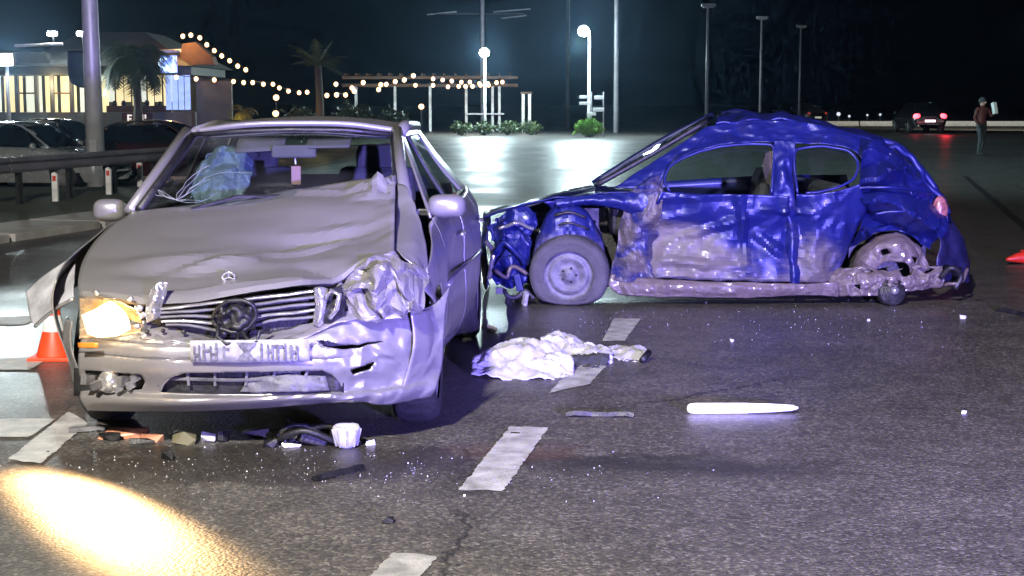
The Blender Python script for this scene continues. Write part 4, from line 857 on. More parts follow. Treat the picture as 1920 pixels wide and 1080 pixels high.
    # wheels
    for y in (.82, 3.53):
        c = Vector((sg * (.745 + (.08 if (sg > 0 and y > 2) else 0)), y, .305)); A = Matrix.Translation(c) @ Matrix.Rotation(R(90), 4, 'Y')
        w = MB().lathe([(.2, -.1), (.28, -.105), (.305, -.08), (.31, -.03), (.31, .03), (.305, .08), (.28, .105), (.2, .1)], 32, A).build('wheel', M['rubber'], SV, True)
        MB().lathe([(.001, .05), (.05, .055), (.06, .03), (.17, .02), (.2, .09), (.205, .09), (.205, -.09)], 24, A @ Matrix.Rotation(R(0 if sg > 0 else 180), 4, 'X')).build('rim', M['alloy'], w, True)
        panel('wheel_well', [[(sg * .5, y + .38 * math.cos(R(a)), .30 + .38 * math.sin(R(a))) for a in range(0, 181, 20)], [(sg * .82, y + .38 * math.cos(R(a)), .30 + .38 * math.sin(R(a))) for a in range(0, 181, 20)]], M['black_plastic'], SV, 18, 3)
# fender flared out beside the burning headlight
panel('torn_fender', [[(-0.899,0.78,0.805),(-0.978,0.78,0.758),(-1.062,0.76,0.698),(-1.135,0.74,0.633)], [(-0.849,0.6,0.755),(-0.935,0.62,0.71),(-1.018,0.62,0.651),(-1.087,0.62,0.587)], [(-0.801,0.42,0.701),(-0.882,0.46,0.653),(-0.966,0.5,0.588),(-1.04,0.52,0.53)], [(-0.781,0.34,0.649),(-0.858,0.38,0.607),(-0.932,0.42,0.559),(-1.001,0.46,0.504)]],
      pmat('scuffed_grey_liner', (.34, .34, .36), .6, var=.4, scale=7, bump=.2), SV, 30, 24, lambda p: (.006 * crease(p, 4), .01 * nz(p, 4), 0), thick=.004)
MB().tube(curve([(-0.779,0.335,0.65),(-0.857,0.375,0.608),(-0.93,0.415,0.56),(-1,0.455,0.504)], 12), .009, 6).build('arch_lip', M['chrome'], SV, True)
# roof, windscreen, rear screen
panel('roof', [[(-0.616,1.97,1.385),(-0.317,1.93,1.423),(-0.027,1.92,1.435),(0.271,1.93,1.429),(0.543,1.97,1.394)], [(-.55, 2.35, 1.405), (-.28, 2.35, 1.44), (0, 2.35, 1.45), (.28, 2.35, 1.44), (.56, 2.35, 1.405)],
               [(-.56, 2.8, 1.40), (-.28, 2.8, 1.435), (0, 2.8, 1.445), (.28, 2.8, 1.435), (.56, 2.8, 1.40)], [(-.53, 3.15, 1.36), (-.27, 3.15, 1.395), (0, 3.15, 1.405), (.27, 3.15, 1.395), (.53, 3.15, 1.36)]], M['silver'], SV, 40, 30, lambda p: (0, 0, .003 * nz(p, 3)), thick=.03)
panel('windscreen', [[(-0.594,1.95,1.347),(-0.312,1.9,1.372),(-0.021,1.88,1.378),(0.275,1.9,1.375),(0.527,1.95,1.353)], [(-0.651,1.58,1.161),(-0.237,1.5,1.185),(0.041,1.48,1.191),(0.323,1.5,1.191),(0.573,1.58,1.182)], [(-0.707,1.25,0.978),(-0.31,1.16,1.001),(0.096,1.12,1.015),(0.445,1.16,1.013),(0.619,1.25,0.996)]], M['wind_glass'], SV, 30, 20, thick=0)
MB().tube([(-0.62,1.96,1.376),(-0.684,1.6,1.18),(-0.753,1.24,0.978)], [.03, .032, .036], 8).build('windscreen_pillar', M['silver'], SV, True)
MB().tube([(-0.578,1.93,1.353),(-0.633,1.58,1.181),(-0.698,1.22,0.991)], [.018, .02, .026], 8).build('windscreen_seal', M['black_plastic'], SV, True)
MB().tube([(0.547,1.96,1.382),(0.599,1.6,1.181),(0.656,1.26,0.995)], [.03, .034, .04], 8).build('windscreen_pillar', M['silver'], SV, True)
MB().tube([(0.52,1.93,1.348),(0.567,1.58,1.182),(0.598,1.36,1.076)], [.012, .013, .014], 8).build('windscreen_seal', M['black_plastic'], SV, True)
MB().tube([(-0.59,1.93,1.356),(-0.308,1.88,1.378),(-0.019,1.87,1.387),(0.277,1.88,1.384),(0.529,1.93,1.36)], .013, 6).build('windscreen_seal', M['black_plastic'], SV, True)
panel('rear_window', [[(-.5, 3.18, 1.34), (0, 3.2, 1.37), (.5, 3.18, 1.34)], [(-.62, 3.85, .98), (0, 3.92, 1.0), (.62, 3.85, .98)]], M['glass'], SV, 10, 8, thick=0)
panel('boot_lid', [[(-.66, 3.82, .965), (0, 3.9, .985), (.66, 3.82, .965)], [(-.70, 4.3, .97), (0, 4.38, .99), (.70, 4.3, .97)], [(-.70, 4.44, .80), (0, 4.52, .82), (.70, 4.44, .80)], [(-.70, 4.42, .5), (0, 4.5, .5), (.70, 4.42, .5)], [(-.68, 4.38, .26), (0, 4.46, .26), (.68, 4.38, .26)]], M['silver'], SV, 24, 24, thick=.01)
for sg in (-1, 1): MB().ball((sg * .72, 4.40, .78), .12, 12, 8, (.8, .5, .9)).build('tail_light', M['red_plastic'], SV, True)
# mirrors
for q, d in (((0.849,1.48,0.997), (.10, .07, .062)), ((-0.916,1.45,0.974), (.085, .06, .06))):
    mr = MB().ball((0, 0, 0), 1, 20, 14).build('mirror', M['silver'], SV, True)
    mr.data.transform(Matrix.Translation(q) @ Matrix.Diagonal((*d, 1)))
    for v in mr.data.vertices:
        o = Vector(q); w = v.co - o; w.x = math.copysign(abs(w.x / d[0]) ** .6, w.x) * d[0]; w.z = math.copysign(abs(w.z / d[2]) ** .7, w.z) * d[2]; v.co = o + w
    s_ = 1 if q[0] > 0 else -1
    MB().box((q[0] - s_ * .12, q[1] + .02, q[2] - .035), (.12, .05, .04)).build('mirror_arm', M['black_plastic'], SV, bevel=.008)
# interior
panel('dashboard', [[(-.62, 1.28, .93), (0, 1.24, .95), (.62, 1.28, .93)], [(-.64, 1.5, .97), (0, 1.5, .98), (.64, 1.5, .97)], [(-.64, 1.65, .92), (0, 1.68, .93), (.64, 1.65, .92)], [(-.64, 1.66, .6), (0, 1.7, .6), (.64, 1.66, .6)]], M['black_plastic'], SV, 20, 16)
for sx_ in (-.36, .36):
    s0 = MB().box((sx_, 2.3, .52), (.48, .5, .16)).build('seat', M['interior'], SV, bevel=.05)
    MB().box((sx_, 2.58, .86), (.46, .13, .6), rx=-.22).build('backrest', M['interior'], s0, bevel=.05)
    MB().box((sx_, 2.66, 1.20), (.25, .1, .17), rx=-.1).build('headrest', M['interior'], s0, bevel=.04)
MB().box((0, 3.2, .55), (1.2, .5, .18)).build('rear_seat', M['interior'], SV, bevel=.05)
MB().box((0, 3.48, .82), (1.2, .14, .5), rx=-.25).build('rear_backrest', M['interior'], SV, bevel=.05)
sw = Matrix.Translation((.36, 1.80, .92)) @ Matrix.Rotation(R(65), 4, 'X')
MB().tube([sw @ Vector((.18 * math.cos(R(a)), .18 * math.sin(R(a)), 0)) for a in range(0, 361, 20)], .015, 7).build('steering_wheel', M['black_plastic'], SV, True)
MB().box((.36, 1.80, .92), (.16, .05, .12), rx=.4).build('steering_hub', M['grey_plastic'], SV, bevel=.02)
MB().box((.0, 1.80, 1.27), (.24, .03, .07), rz=.2).build('rear_view_mirror', M['headliner'], SV, bevel=.012)
MB().tube([(0, 1.82, 1.25), (.005, 1.82, 1.2)], .004, 5).build('mirror_pendant_cord', M['white_paint'], SV)
MB().box((.005, 1.82, 1.14), (.05, .012, .10), rz=.3).build('mirror_pendant', pmat('pendant_card', (.22, .12, .11), .6), SV)
panel('sun_visor', [[(.06, 1.92, 1.33), (.3, 1.92, 1.335)], [(.06, 1.80, 1.285), (.3, 1.8, 1.29)]], M['headliner'], SV, 6, 4)
panel('sun_visor', [[(-.32, 1.92, 1.335), (-.06, 1.92, 1.335)], [(-.32, 1.78, 1.26), (-.06, 1.80, 1.275)]], M['headliner'], SV, 6, 4)
panel('headliner', [[(-.5, 1.98, 1.345), (0, 1.96, 1.375), (.5, 1.98, 1.345)], [(-.5, 3.1, 1.32), (0, 3.1, 1.36), (.5, 3.1, 1.32)]], M['headliner'], SV, 10, 8)
panel('passenger_airbag', [[(-.52, 2.05, 1.24), (-.44, 2.02, 1.28), (-.36, 2.02, 1.27), (-.28, 2.05, 1.22)], [(-.56, 1.98, 1.17), (-.44, 1.93, 1.19), (-.36, 1.93, 1.18), (-.26, 1.98, 1.14)], [(-.56, 1.80, 1.05), (-.45, 1.74, 1.06), (-.36, 1.76, 1.05), (-.28, 1.82, 1.02)], [(-.52, 1.74, .94), (-.44, 1.70, .94), (-.36, 1.70, .94), (-.3, 1.76, .94)]], pmat('airbag_cloth', (.08, .125, .15), .8, var=.3, scale=5), SV, 26, 26, lambda p: (.01 * crease(p, 9, 2), .04 * crease(p, 9, 1), .02 * crease(p, 8, 5)), sharp=14)
# cracks in the windscreen
rc = random.Random(3)
WS = lambda u, v: Vector((-.78 + .20 * v + u * (1.44 - .38 * v), 1.21 + .70 * v - .06 * math.sin(math.pi * u), .975 + .395 * v))
for k in range(11):
    a = rc.uniform(-.3, 3.3); u, v = .16, .16; pts = [WS(u, v)]
    for s in range(rc.randint(4, 8)):
        a += rc.gauss(0, .3); u += .045 * math.cos(a); v += .075 * math.sin(a)
        if not (.03 < u < .97 and .04 < v < .95): break
        pts.append(WS(u, v))
    if len(pts) > 2: MB().tube(pts, .0013, 4).build('glass_crack', M['clear_crack'], SV)
# airbag hanging over the wheel, floor and engine bay
panel('deployed_airbag', [[(.2, 1.74, .98), (.36, 1.70, 1.02), (.52, 1.74, .98)], [(.18, 1.70, .9), (.36, 1.60, .92), (.54, 1.70, .9)], [(.22, 1.72, .8), (.36, 1.66, .8), (.5, 1.72, .8)]], M['white_paint'], SV, 14, 14, lambda p: (0, .03 * crease(p, 10), .01 * nz(p, 8)))
MB().box((0, 2.3, .25), (1.5, 3.9, .12)).build('floor_pan', M['black_plastic'], SV)
MB().box((0, .75, .5), (1.0, .75, .42)).build('engine_block', M['dark_metal'], SV, bevel=.03)
MB().box((0, 1.22, .58), (1.45, .06, .68)).build('bulkhead', M['black_plastic'], SV)
MB().box((0, .30, .42), (1.3, .1, .3)).build('bumper_beam', M['dark_metal'], SV, bevel=.02)
for q in (((-.42, 1.16, 1.0), (-.2, 1.22, 1.06), (.1, 1.30, 1.06)), ((.05, 1.14, 1.0), (.3, 1.2, 1.06), (.55, 1.28, 1.06))): MB().tube(q, .01, 6).build('wiper', M['black_plastic'], SV)

# ============================================================ the blue hatchback, side torn open
M['blue'] = scraped_paint('blue_paint', (.008, .013, .105), .2, .42, (.11, .095, .09), (.028, .026, .04), .06)
M['primer'] = scraped_paint('bare_primer', (.095, .074, .068), .1, .65, (.12, .098, .088), (.035, .028, .026))
BV = empty('wrecked_hatchback', (-.25, 11.6, 0), 0, 'blue hatchback with its torn side facing us and a missing rear wheel', 'car')
def scr(p):
    s = .95 * gauss(p, (1.05, 0, .50), (.30, 9, .26)) + .75 * gauss(p, (1.5, 0, .42), (.45, 9, .17)) + .9 * gauss(p, (1.8, 0, .12), (1.6, 9, .10))
    s += .7 * gauss(p, (2.55, 0, .35), (.25, 9, .22)) - .5 * gauss(p, (2.0, 0, .62), (.35, 9, .2)) - .4 * gauss(p, (1.6, 0, .78), (.6, 9, .1))
    s += .55 * gauss(p, (1.75, 0, .36), (.4, 9, .14)) + .35 * gauss(p, (1.6, 0, .6), (.5, 9, .1))
    return s
FOLDS = [((1.10, .80), (2.05, .86), .05, .03), ((1.55, .52), (2.08, .70), .05, .05), ((1.95, .90), (2.03, .25), .045, .05), ((1.2, .62), (1.6, .70), .05, .035), ((1.15, .45), (1.35, .80), .04, .04),
         ((2.12, .74), (2.48, .71), .035, .06), ((2.1, .55), (2.4, .30), .05, .05), ((2.3, .82), (2.42, .40), .05, .04), ((1.3, .34), (2.0, .30), .04, .03)]
def door_disp(a1, a2, s1, s2, seed):
    g = cd(a1, a2, s1, s2, seed, .3)
    def f(p):
        v = g(p); return (v[0], v[1] - sum(fold(p, *q) for q in FOLDS), v[2])
    return f
def cd(a1, a2, s1=4, s2=11, seed=1, zamp=.4):
    def f(p):
        y = a1 * crease(p, s1, seed) + a2 * crease(p, s2, seed + 3)
        return (zamp * a1 * crease(p, s1 * .8, seed + 5), y, zamp * a1 * crease(p, s1 * .9, seed + 8))
    return f
panel('front_door', [[(1.362,0.002,0.865),(1.61,0,0.853),(1.93,0,0.853),(2.19,0,0.845),(2.326,0,0.833)],
                     [(1.306,0.07,0.72),(1.614,0.02,0.724),(1.934,0.015,0.724),(2.197,0.03,0.719),(2.333,0.09,0.706)],
                     [(1.274,0.15,0.531),(1.627,0.11,0.535),(1.945,0.07,0.538),(2.211,0.09,0.536),(2.358,0.14,0.532)],
                     [(1.275,0.13,0.329),(1.624,0.06,0.336),(1.945,0.045,0.338),(2.21,0.06,0.336),(2.371,0.1,0.332)],
                     [(1.326,0.1,0.21),(1.624,0.04,0.208),(1.945,0.03,0.201),(2.21,0.04,0.192),(2.381,0.07,0.181)]], M['blue'], BV, 56, 42, door_disp(.034, .008, 2.6, 8, 1), sharp=11, scrape=scr)
panel('rear_door', [[(2.366,0,0.853),(2.53,0,0.853),(2.691,0.006,0.873),(2.863,0.032,0.923)],
                    [(2.381,0.09,0.719),(2.539,0.03,0.715),(2.746,0.06,0.725),(2.932,0.14,0.743)],
                    [(2.4,0.13,0.533),(2.553,0.08,0.537),(2.743,0.12,0.534),(2.89,0.22,0.558)],
                    [(2.407,0.1,0.332),(2.556,0.07,0.335),(2.692,0.14,0.328),(2.818,0.24,0.367)],
                    [(2.417,0.07,0.181),(2.519,0.07,0.172),(2.63,0.12,0.167),(2.72,0.22,0.188)]], M['blue'], BV, 36, 40, door_disp(.040, .009, 2.9, 8, 6), sharp=11, scrape=scr)
# crushed front pillar base with scraped metal
panel('crushed_front_pillar', [[(1.176,0.08,0.893),(1.275,0.07,0.941),(1.402,0.1,1.012)], [(1.143,0.06,0.813),(1.259,0.01,0.844),(1.389,0.03,0.855)],
                               [(1.082,0.1,0.698),(1.219,0,0.705),(1.361,0.06,0.701)], [(1.062,0.14,0.491),(1.201,0.05,0.499),(1.331,0.14,0.491)],
                               [(1.021,0.1,0.312),(1.153,0.03,0.299),(1.331,0.12,0.269)], [(1.012,0.08,0.204),(1.139,0.04,0.192),(1.329,0.09,0.195)]], M['blue'], BV, 20, 40, cd(.06, .014, 4, 10, 9), smooth=False, scrape=lambda p: .55 + .5 * crease(p, 4, 3))
panel('sill', [[(1.003,0.07,0.234),(1.301,0.05,0.207),(1.623,0.03,0.189),(2.025,0.02,0.182),(2.431,0.03,0.169),(2.723,0.08,0.179)],
               [(0.978,0.05,0.154),(1.298,0.01,0.147),(1.62,0,0.14),(2.023,0,0.136),(2.43,0.02,0.125),(2.733,0.08,0.13)],
               [(1.06,0.06,0.08),(1.301,0.03,0.071),(1.624,0.03,0.067),(2.029,0.03,0.063),(2.434,0.04,0.086),(2.734,0.08,0.065)]], M['primer'], BV, 90, 14, cd(.016, .010, 4, 13, 12), sharp=14, scrape=lambda p: .45 + .3 * nz(p, 3))
# window frames, pillars
def tubeB(name, pts, r, mat='blue', amp=.0, n=40, seg=8):
    c = curve(pts, n); c = [p + Vector((amp * nz(p, 9, 1), amp * nz(p, 9, 4), amp * nz(p, 9, 8))) for p in c]
    return MB().tube(c, r, seg).build(name, M[mat], BV, True)
tubeB('window_frame', [(1.434,0.002,0.865),(1.4,0.032,0.923),(1.402,0.061,0.982),(1.466,0.106,1.072),(1.663,0.15,1.159),(1.908,0.173,1.207),(2.131,0.179,1.219),(2.216,0.173,1.207),(2.231,0.14,1.139),(2.213,0.061,0.982),(2.194,0,0.857)], .011, 'blue', .008)
tubeB('window_frame', [(2.386,0,0.857),(2.382,0.061,0.982),(2.39,0.15,1.159),(2.453,0.165,1.191),(2.615,0.169,1.199),(2.787,0.157,1.175),(2.858,0.12,1.1),(2.856,0.084,1.029),(2.801,0.045,0.951),(2.692,0.018,0.896),(2.571,0.006,0.873),(2.45,0,0.857)], .011, 'blue', .010)
panel('centre_pillar', [[(2.243,0.195,1.251),(2.315,0.195,1.251),(2.391,0.187,1.235)], [(2.224,0.14,1.099),(2.294,0.1,1.101),(2.384,0.15,1.099)], [(2.216,0.1,0.96),(2.277,0.03,0.951),(2.373,0.1,0.96)], [(2.204,0.06,0.821),(2.288,0.03,0.815),(2.378,0.06,0.813)], [(2.316,0.12,0.615),(2.359,0.07,0.619),(2.415,0.13,0.614)], [(2.342,0.1,0.373),(2.373,0.05,0.378),(2.423,0.1,0.373)], [(2.357,0.07,0.152),(2.384,0.04,0.156),(2.43,0.07,0.152)]], M['blue'], BV, 24, 80, cd(.03, .008, 5, 11, 3), scrape=lambda p: .2)
panel('roof_rail', [[(1.623,0.3,1.264),(1.765,0.34,1.345),(2.054,0.36,1.393),(2.377,0.33,1.394),(2.703,0.32,1.337),(3.028,0.3,1.248),(3.09,0.3,1.224)],
                    [(1.552,0.24,1.185),(1.736,0.26,1.249),(2.002,0.27,1.297),(2.365,0.25,1.298),(2.689,0.24,1.266),(2.95,0.22,1.193),(3.033,0.22,1.137)],
                    [(1.467,0.112,1.084),(1.664,0.156,1.171),(1.909,0.179,1.219),(2.213,0.187,1.235),(2.475,0.179,1.219),(2.797,0.165,1.191),(2.911,0.16,1.09)]], M['blue'], BV, 80, 24, cd(.024, .008, 4, 11, 4), sharp=12)
panel('front_pillar', [[(1.019,0.14,0.889),(1.326,0.2,1.077),(1.595,0.27,1.249),(1.786,0.34,1.345)], [(1.177,0.09,0.892),(1.349,0.14,1.027),(1.531,0.2,1.162),(1.682,0.25,1.241)], [(1.358,0.05,0.894),(1.402,0.1,1),(1.471,0.15,1.083),(1.669,0.2,1.174)]], M['blue'], BV, 40, 18, cd(.018, .008, 6, 13, 2))
MB().tube(curve([(0.901,0.2,0.91),(1.269,0.26,1.111),(1.744,0.34,1.386)], 14), .02, 7).build('windscreen_seal', M['black_plastic'], BV, True)
panel('windscreen', [[(0.91,0.22,0.917),(1.291,0.28,1.126),(1.734,0.36,1.385)], [(0.916,0.8,0.883),(1.379,0.8,1.164),(1.82,0.85,1.426)], [(0.938,1.45,0.853),(1.498,1.38,1.204),(1.908,1.3,1.426)]], M['wind_glass'], BV, 24, 14, cd(.012, .004, 4, 9, 3), thick=.005)
MB().tube(curve([(0.935,1.48,0.851),(1.5,1.4,1.208),(1.924,1.32,1.43)], 14), .028, 7).build('windscreen_pillar', M['blue'], BV, True)
panel('roof', [[(1.814,0.34,1.373),(2.054,0.36,1.402),(2.377,0.33,1.402),(2.703,0.32,1.341),(3.078,0.3,1.24)], [(1.894,0.7,1.427),(2.104,0.7,1.452),(2.273,0.7,1.431),(2.442,0.7,1.448),(2.781,0.7,1.352),(3.185,0.7,1.255)], [(1.982,1.1,1.436),(2.165,1.1,1.445),(2.513,1.1,1.428),(2.863,1.1,1.35),(3.28,1.1,1.25)], [(2.047,1.38,1.43),(2.207,1.38,1.434),(2.563,1.38,1.412),(2.921,1.38,1.332),(3.303,1.38,1.235)]], M['blue'], BV, 80, 40, cd(.05, .008, 2.8, 8, 5, .7), thick=.02, sharp=11)
panel('hood', [[(0.024,0.28,0.664),(0.25,0.2,0.739),(0.574,0.15,0.812),(0.857,0.13,0.841),(1.198,0.1,0.875)], [(0.031,0.6,0.653),(0.418,0.6,0.738),(0.755,0.6,0.805),(1.049,0.6,0.864)], [(0.041,1,0.637),(0.424,1,0.733),(0.728,1,0.811),(0.988,1,0.863)], [(0.061,1.45,0.614),(0.431,1.5,0.715),(0.702,1.5,0.791),(0.944,1.48,0.847)]], M['blue'], BV, 50, 30, cd(.02, .006, 3, 9, 7, .8), thick=.008, sharp=12)
panel('fender_remnant', [[(0.573,0.12,0.806),(0.855,0.1,0.835),(1.135,0.07,0.857),(1.357,0.04,0.879)], [(0.581,0.1,0.762),(0.834,0.07,0.797),(1.073,0.03,0.783),(1.273,0.02,0.736)], [(0.607,0.14,0.735),(0.836,0.12,0.765),(1.056,0.08,0.731),(1.178,0.08,0.691)]], M['blue'], BV, 50, 16, cd(.016, .008, 7, 14, 8), scrape=lambda p: .15)
panel('wheel_arch_liner', [[(0.448,0.35,0.493),(0.547,0.35,0.696),(0.671,0.36,0.745),(0.807,0.36,0.695),(0.946,0.38,0.512)], [(0.429,0.16,0.469),(0.534,0.14,0.674),(0.671,0.13,0.744),(0.81,0.14,0.687),(0.943,0.18,0.467)], [(0.412,0.12,0.363),(0.525,0.06,0.417),(0.669,0.04,0.452),(0.815,0.06,0.417),(0.966,0.14,0.32)]], M['blue'], BV, 30, 26, cd(.018, .008, 5, 13, 5), sharp=13, scrape=lambda p: .35 * sstep(.75, .45, p.z))
MB().tube(curve([(0.573,0.1,0.681),(0.686,0.08,0.707),(0.808,0.1,0.665)], 10), .012, 6).build('arch_rib', M['black_plastic'], BV, True)
MB().tube(curve([(0.573,0.09,0.597),(0.685,0.06,0.628),(0.832,0.09,0.577)], 10), .010, 6).build('arch_rib', M['black_plastic'], BV, True)
MB().box(Vector((1.062,0.75,0.394)), (.55, .1, .6)).build('bulkhead', M['black_plastic'], BV)
MB().box(Vector((0.597,0.95,0.419)), (.7, .5, .42)).build('engine_block', M['dark_metal'], BV, bevel=.03)
# mangled nose
panel('crushed_nose', [[(0.106,0.3,0.65),(0.23,0.22,0.705),(0.413,0.2,0.723)], [(0.078,0.26,0.522),(0.209,0.12,0.534),(0.413,0.16,0.563)], [(0.086,0.24,0.359),(0.23,0.1,0.353),(0.397,0.18,0.406)], [(0.126,0.26,0.129),(0.25,0.14,0.103),(0.373,0.2,0.198)]], M['blue'], BV, 20, 28, cd(.08, .02, 5, 11, 2, .7), smooth=False, scrape=lambda p: .1)
panel('nose_skin', [[(0.069,0.3,0.663),(0.036,0.8,0.639),(0.035,1.4,0.604)], [(0.035,0.35,0.39),(0.001,0.8,0.346),(0.007,1.4,0.311)], [(0.075,0.4,0.092),(0.026,0.8,0.043),(0.033,1.4,0.016)]], M['blue'], BV, 24, 30, cd(.07, .02, 4, 10, 6))
for i, (pts, r, mt) in enumerate((([(0.108,0.08,0.416),(0.19,0.04,0.48),(0.29,0.05,0.418),(0.351,0.1,0.291)], .02, 'blue'), ([(0.129,0.06,0.275),(0.21,0.02,0.219),(0.25,0.06,0.296),(0.351,0.08,0.232)], .016, 'primer'), ([(0.149,0.1,0.576),(0.27,0.06,0.628),(0.412,0.1,0.584)], .014, 'chrome'),
                               ([(0.066,0.2,0.466),(0.108,0.14,0.369),(0.079,0.16,0.203)], .02, 'chrome'), ([(0.189,0.08,0.13),(0.27,0.04,0.054),(0.351,0.08,0.11),(0.413,0.1,0.046)], .018, 'dark_metal'))):
    tubeB('torn_strut', pts, r, mt, .03, 16, 7)
for i, q in enumerate([(0.161,0.08,0.11),(0.23,0.05,0.02),(0.351,0.05,0.052),(0.299,0.06,0.174)]):
    MB().box(q, (.07 + .02 * i, .03, .05), rz=i, ry=.6 * i).build('nose_fragment', M[('grey_plastic', 'dark_metal', 'plate', 'blue')[i]], BV, bevel=.006)
# rear quarter: big fan-like folds spreading from the rear door
def pleat(p):
    dx = p.x - 2.55; dz = p.z - .88; a = math.atan2(dz, max(.02, dx)); r = math.hypot(dx, dz)
    u = a * 2.2 + .5 * nz(p, 2.2, 5); tri = abs((u % 1) * 2 - 1) - .5
    k = sstep(.05, .35, r)
    return (.02 * crease(p, 4, 2) + .05 * tri * k, .24 * tri * k + .02 * crease(p, 5, 11), .03 * crease(p, 4, 8) * k)
panel('rear_quarter', [[(2.91,0.28,1.248),(3.019,0.26,1.257),(3.094,0.3,1.232),(3.17,0.4,1.155)],
                       [(2.888,0.13,1.099),(3.01,0.07,1.134),(3.204,0.2,1.097),(3.372,0.4,1.007)],
                       [(2.854,0.1,0.92),(3.012,0.02,0.952),(3.235,0.14,0.918),(3.488,0.38,0.851)],
                       [(2.913,0.13,0.777),(3.071,0.08,0.796),(3.291,0.12,0.777),(3.569,0.36,0.729)],
                       [(2.906,0.22,0.587),(3.072,0.2,0.609),(3.279,0.06,0.652),(3.59,0.3,0.58)],
                       [(2.837,0.26,0.406),(3.03,0.22,0.525),(3.268,0.16,0.53),(3.452,0.18,0.414)]], M['blue'], BV, 34, 38, pleat, smooth=False, scrape=lambda p: .05 + .25 * gauss(p, (2.8, 0, .55), (.2, 9, .12)))
for pts in ([(2.86,0.02,0.944),(3.046,0,0.985),(3.234,0.12,1.052)], [(2.817,0.04,0.895),(3.126,-0.01,0.898),(3.471,0.3,0.839)], [(2.979,0.02,0.703),(3.214,0,0.713),(3.52,0.2,0.641)]): tubeB('metal_fold', pts, [.012] * 24, 'blue', .01, 24, 7)
panel('rear_inner_arch', [[(2.885,0.3,0.187),(2.917,0.28,0.376),(3.036,0.24,0.499),(3.214,0.22,0.525),(3.368,0.22,0.435),(3.461,0.24,0.256)], [(2.912,0.2,0.19),(2.96,0.16,0.346),(3.058,0.12,0.444),(3.189,0.11,0.462),(3.306,0.13,0.39),(3.389,0.18,0.234)], [(2.998,0.18,0.168),(3.039,0.14,0.267),(3.094,0.12,0.322),(3.193,0.11,0.331),(3.26,0.13,0.288),(3.308,0.18,0.201)]], M['primer'], BV, 40, 24, cd(.03, .012, 5, 12, 2), sharp=14, scrape=lambda p: .6 + .4 * nz(p, 6), holes=[[(3.058,0.15,0.409),(3.106,0.15,0.433),(3.132,0.15,0.392),(3.079,0.15,0.368)], [(3.263,0.15,0.368),(3.328,0.15,0.352),(3.313,0.15,0.302)]])
panel('rear_chassis_rail', [[(2.706,0.2,0.26),(2.892,0.12,0.289),(3.091,0.1,0.259),(3.298,0.12,0.289),(3.545,0.16,0.293)], [(2.675,0.12,0.167),(2.881,0.06,0.194),(3.101,0.05,0.195),(3.298,0.08,0.204),(3.55,0.14,0.205)], [(2.694,0.12,0.068),(2.888,0.08,0.073),(3.111,0.08,0.081),(3.307,0.1,0.107),(3.55,0.16,0.129)]], M['primer'], BV, 70, 30, cd(.03, .014, 7, 14, 4), sharp=16, scrape=lambda p: .9,
      holes=[[(2.888,0.1,0.259),(2.936,0.1,0.279),(3.002,0.1,0.259),(2.945,0.1,0.238)], [(3.188,0.1,0.259),(3.252,0.1,0.291),(3.318,0.1,0.271),(3.278,0.1,0.234),(3.214,0.1,0.218)], [(3.35,0.1,0.271),(3.414,0.1,0.291),(3.48,0.1,0.267),(3.416,0.1,0.242)], [(2.85,0.1,0.148),(2.898,0.1,0.169),(2.892,0.1,0.12)]])
MB().box(Vector((3.185,0.5,0.312)), (.6, .1, .42)).build('wheel_well', M['black_plastic'], BV)
hubM = Matrix.Translation(Vector((3.134,0.06,0.108))) @ Matrix.Rotation(R(78), 4, 'X') @ Matrix.Rotation(R(10), 4, 'Y')
hb = MB().lathe([(.001, .05), (.03, .05), (.035, .03), (.10, .025), (.11, .0), (.11, -.06), (.09, -.08)], 24, hubM).build('brake_drum', M['dark_metal'], BV, True)
MB().lathe([(.001, .075), (.028, .07), (.03, .05)], 12, hubM).build('hub_cap', M['chrome'], hb, True)
tubeB('axle_arm', [(3.149,0.12,0.093),(3.08,0.2,0.033),(3.043,0.3,0)], .025, 'dark_metal', .01, 10)
tubeB('bent_bracket', [(3.555,0.15,0.142),(3.622,0.1,0.169),(3.691,0.12,0.199),(3.749,0.2,0.26)], .014, 'primer', .02, 14)
panel('rear_bumper', [[(3.495,0.25,0.564),(3.687,0.5,0.593),(3.932,1.3,0.531)], [(3.512,0.18,0.467),(3.767,0.5,0.459),(4.013,1.3,0.388)], [(3.49,0.14,0.308),(3.815,0.5,0.291),(4.06,1.3,0.208)], [(3.544,0.2,0.157),(3.829,0.5,0.13),(4.074,1.3,0.046)]], pmat('dark_blue_plastic', (.012, .012, .05), .45, var=.3), BV, 30, 30, cd(.03, .01, 5, 11, 3))
tubeB('bumper_remnant', [(3.512,0.12,0.207),(3.573,0.06,0.296),(3.66,0.1,0.23),(3.631,0.1,0.128)], .022, 'black_plastic', .02, 16)
# tailgate: frame ring, lower skin, far pillar
tubeB('tailgate_frame', [(3.098,0.42,1.245),(3.138,0.44,1.154),(3.217,0.46,1.186),(3.348,0.48,1.111),(3.412,0.46,1.021),(3.477,0.5,0.903),(3.614,0.5,0.778),(3.654,0.48,0.67)], .026, 'blue', .02)
tubeB('tailgate_frame', [(3.309,1.35,1.227),(3.476,1.35,1.156),(3.636,1.35,1.009),(3.775,1.35,0.831),(3.88,1.35,0.643)], .03, 'blue', .01)
panel('tailgate', [[(3.481,0.48,0.858),(3.61,0.9,0.856),(3.74,1.35,0.831)], [(3.628,0.48,0.704),(3.766,0.9,0.683),(3.88,1.35,0.643)], [(3.661,0.46,0.546),(3.811,0.9,0.51),(3.939,1.35,0.473)]], M['blue'], BV, 24, 24, cd(.03, .01, 5, 11, 9))
MB().ball(Vector((3.562,0.36,0.7)), .09, 12, 8, (.7, .5, 1.3)).build('tail_light', pmat('smashed_tail_lens', (.25, .09, .09), .3, var=.6, scale=25), BV, True)
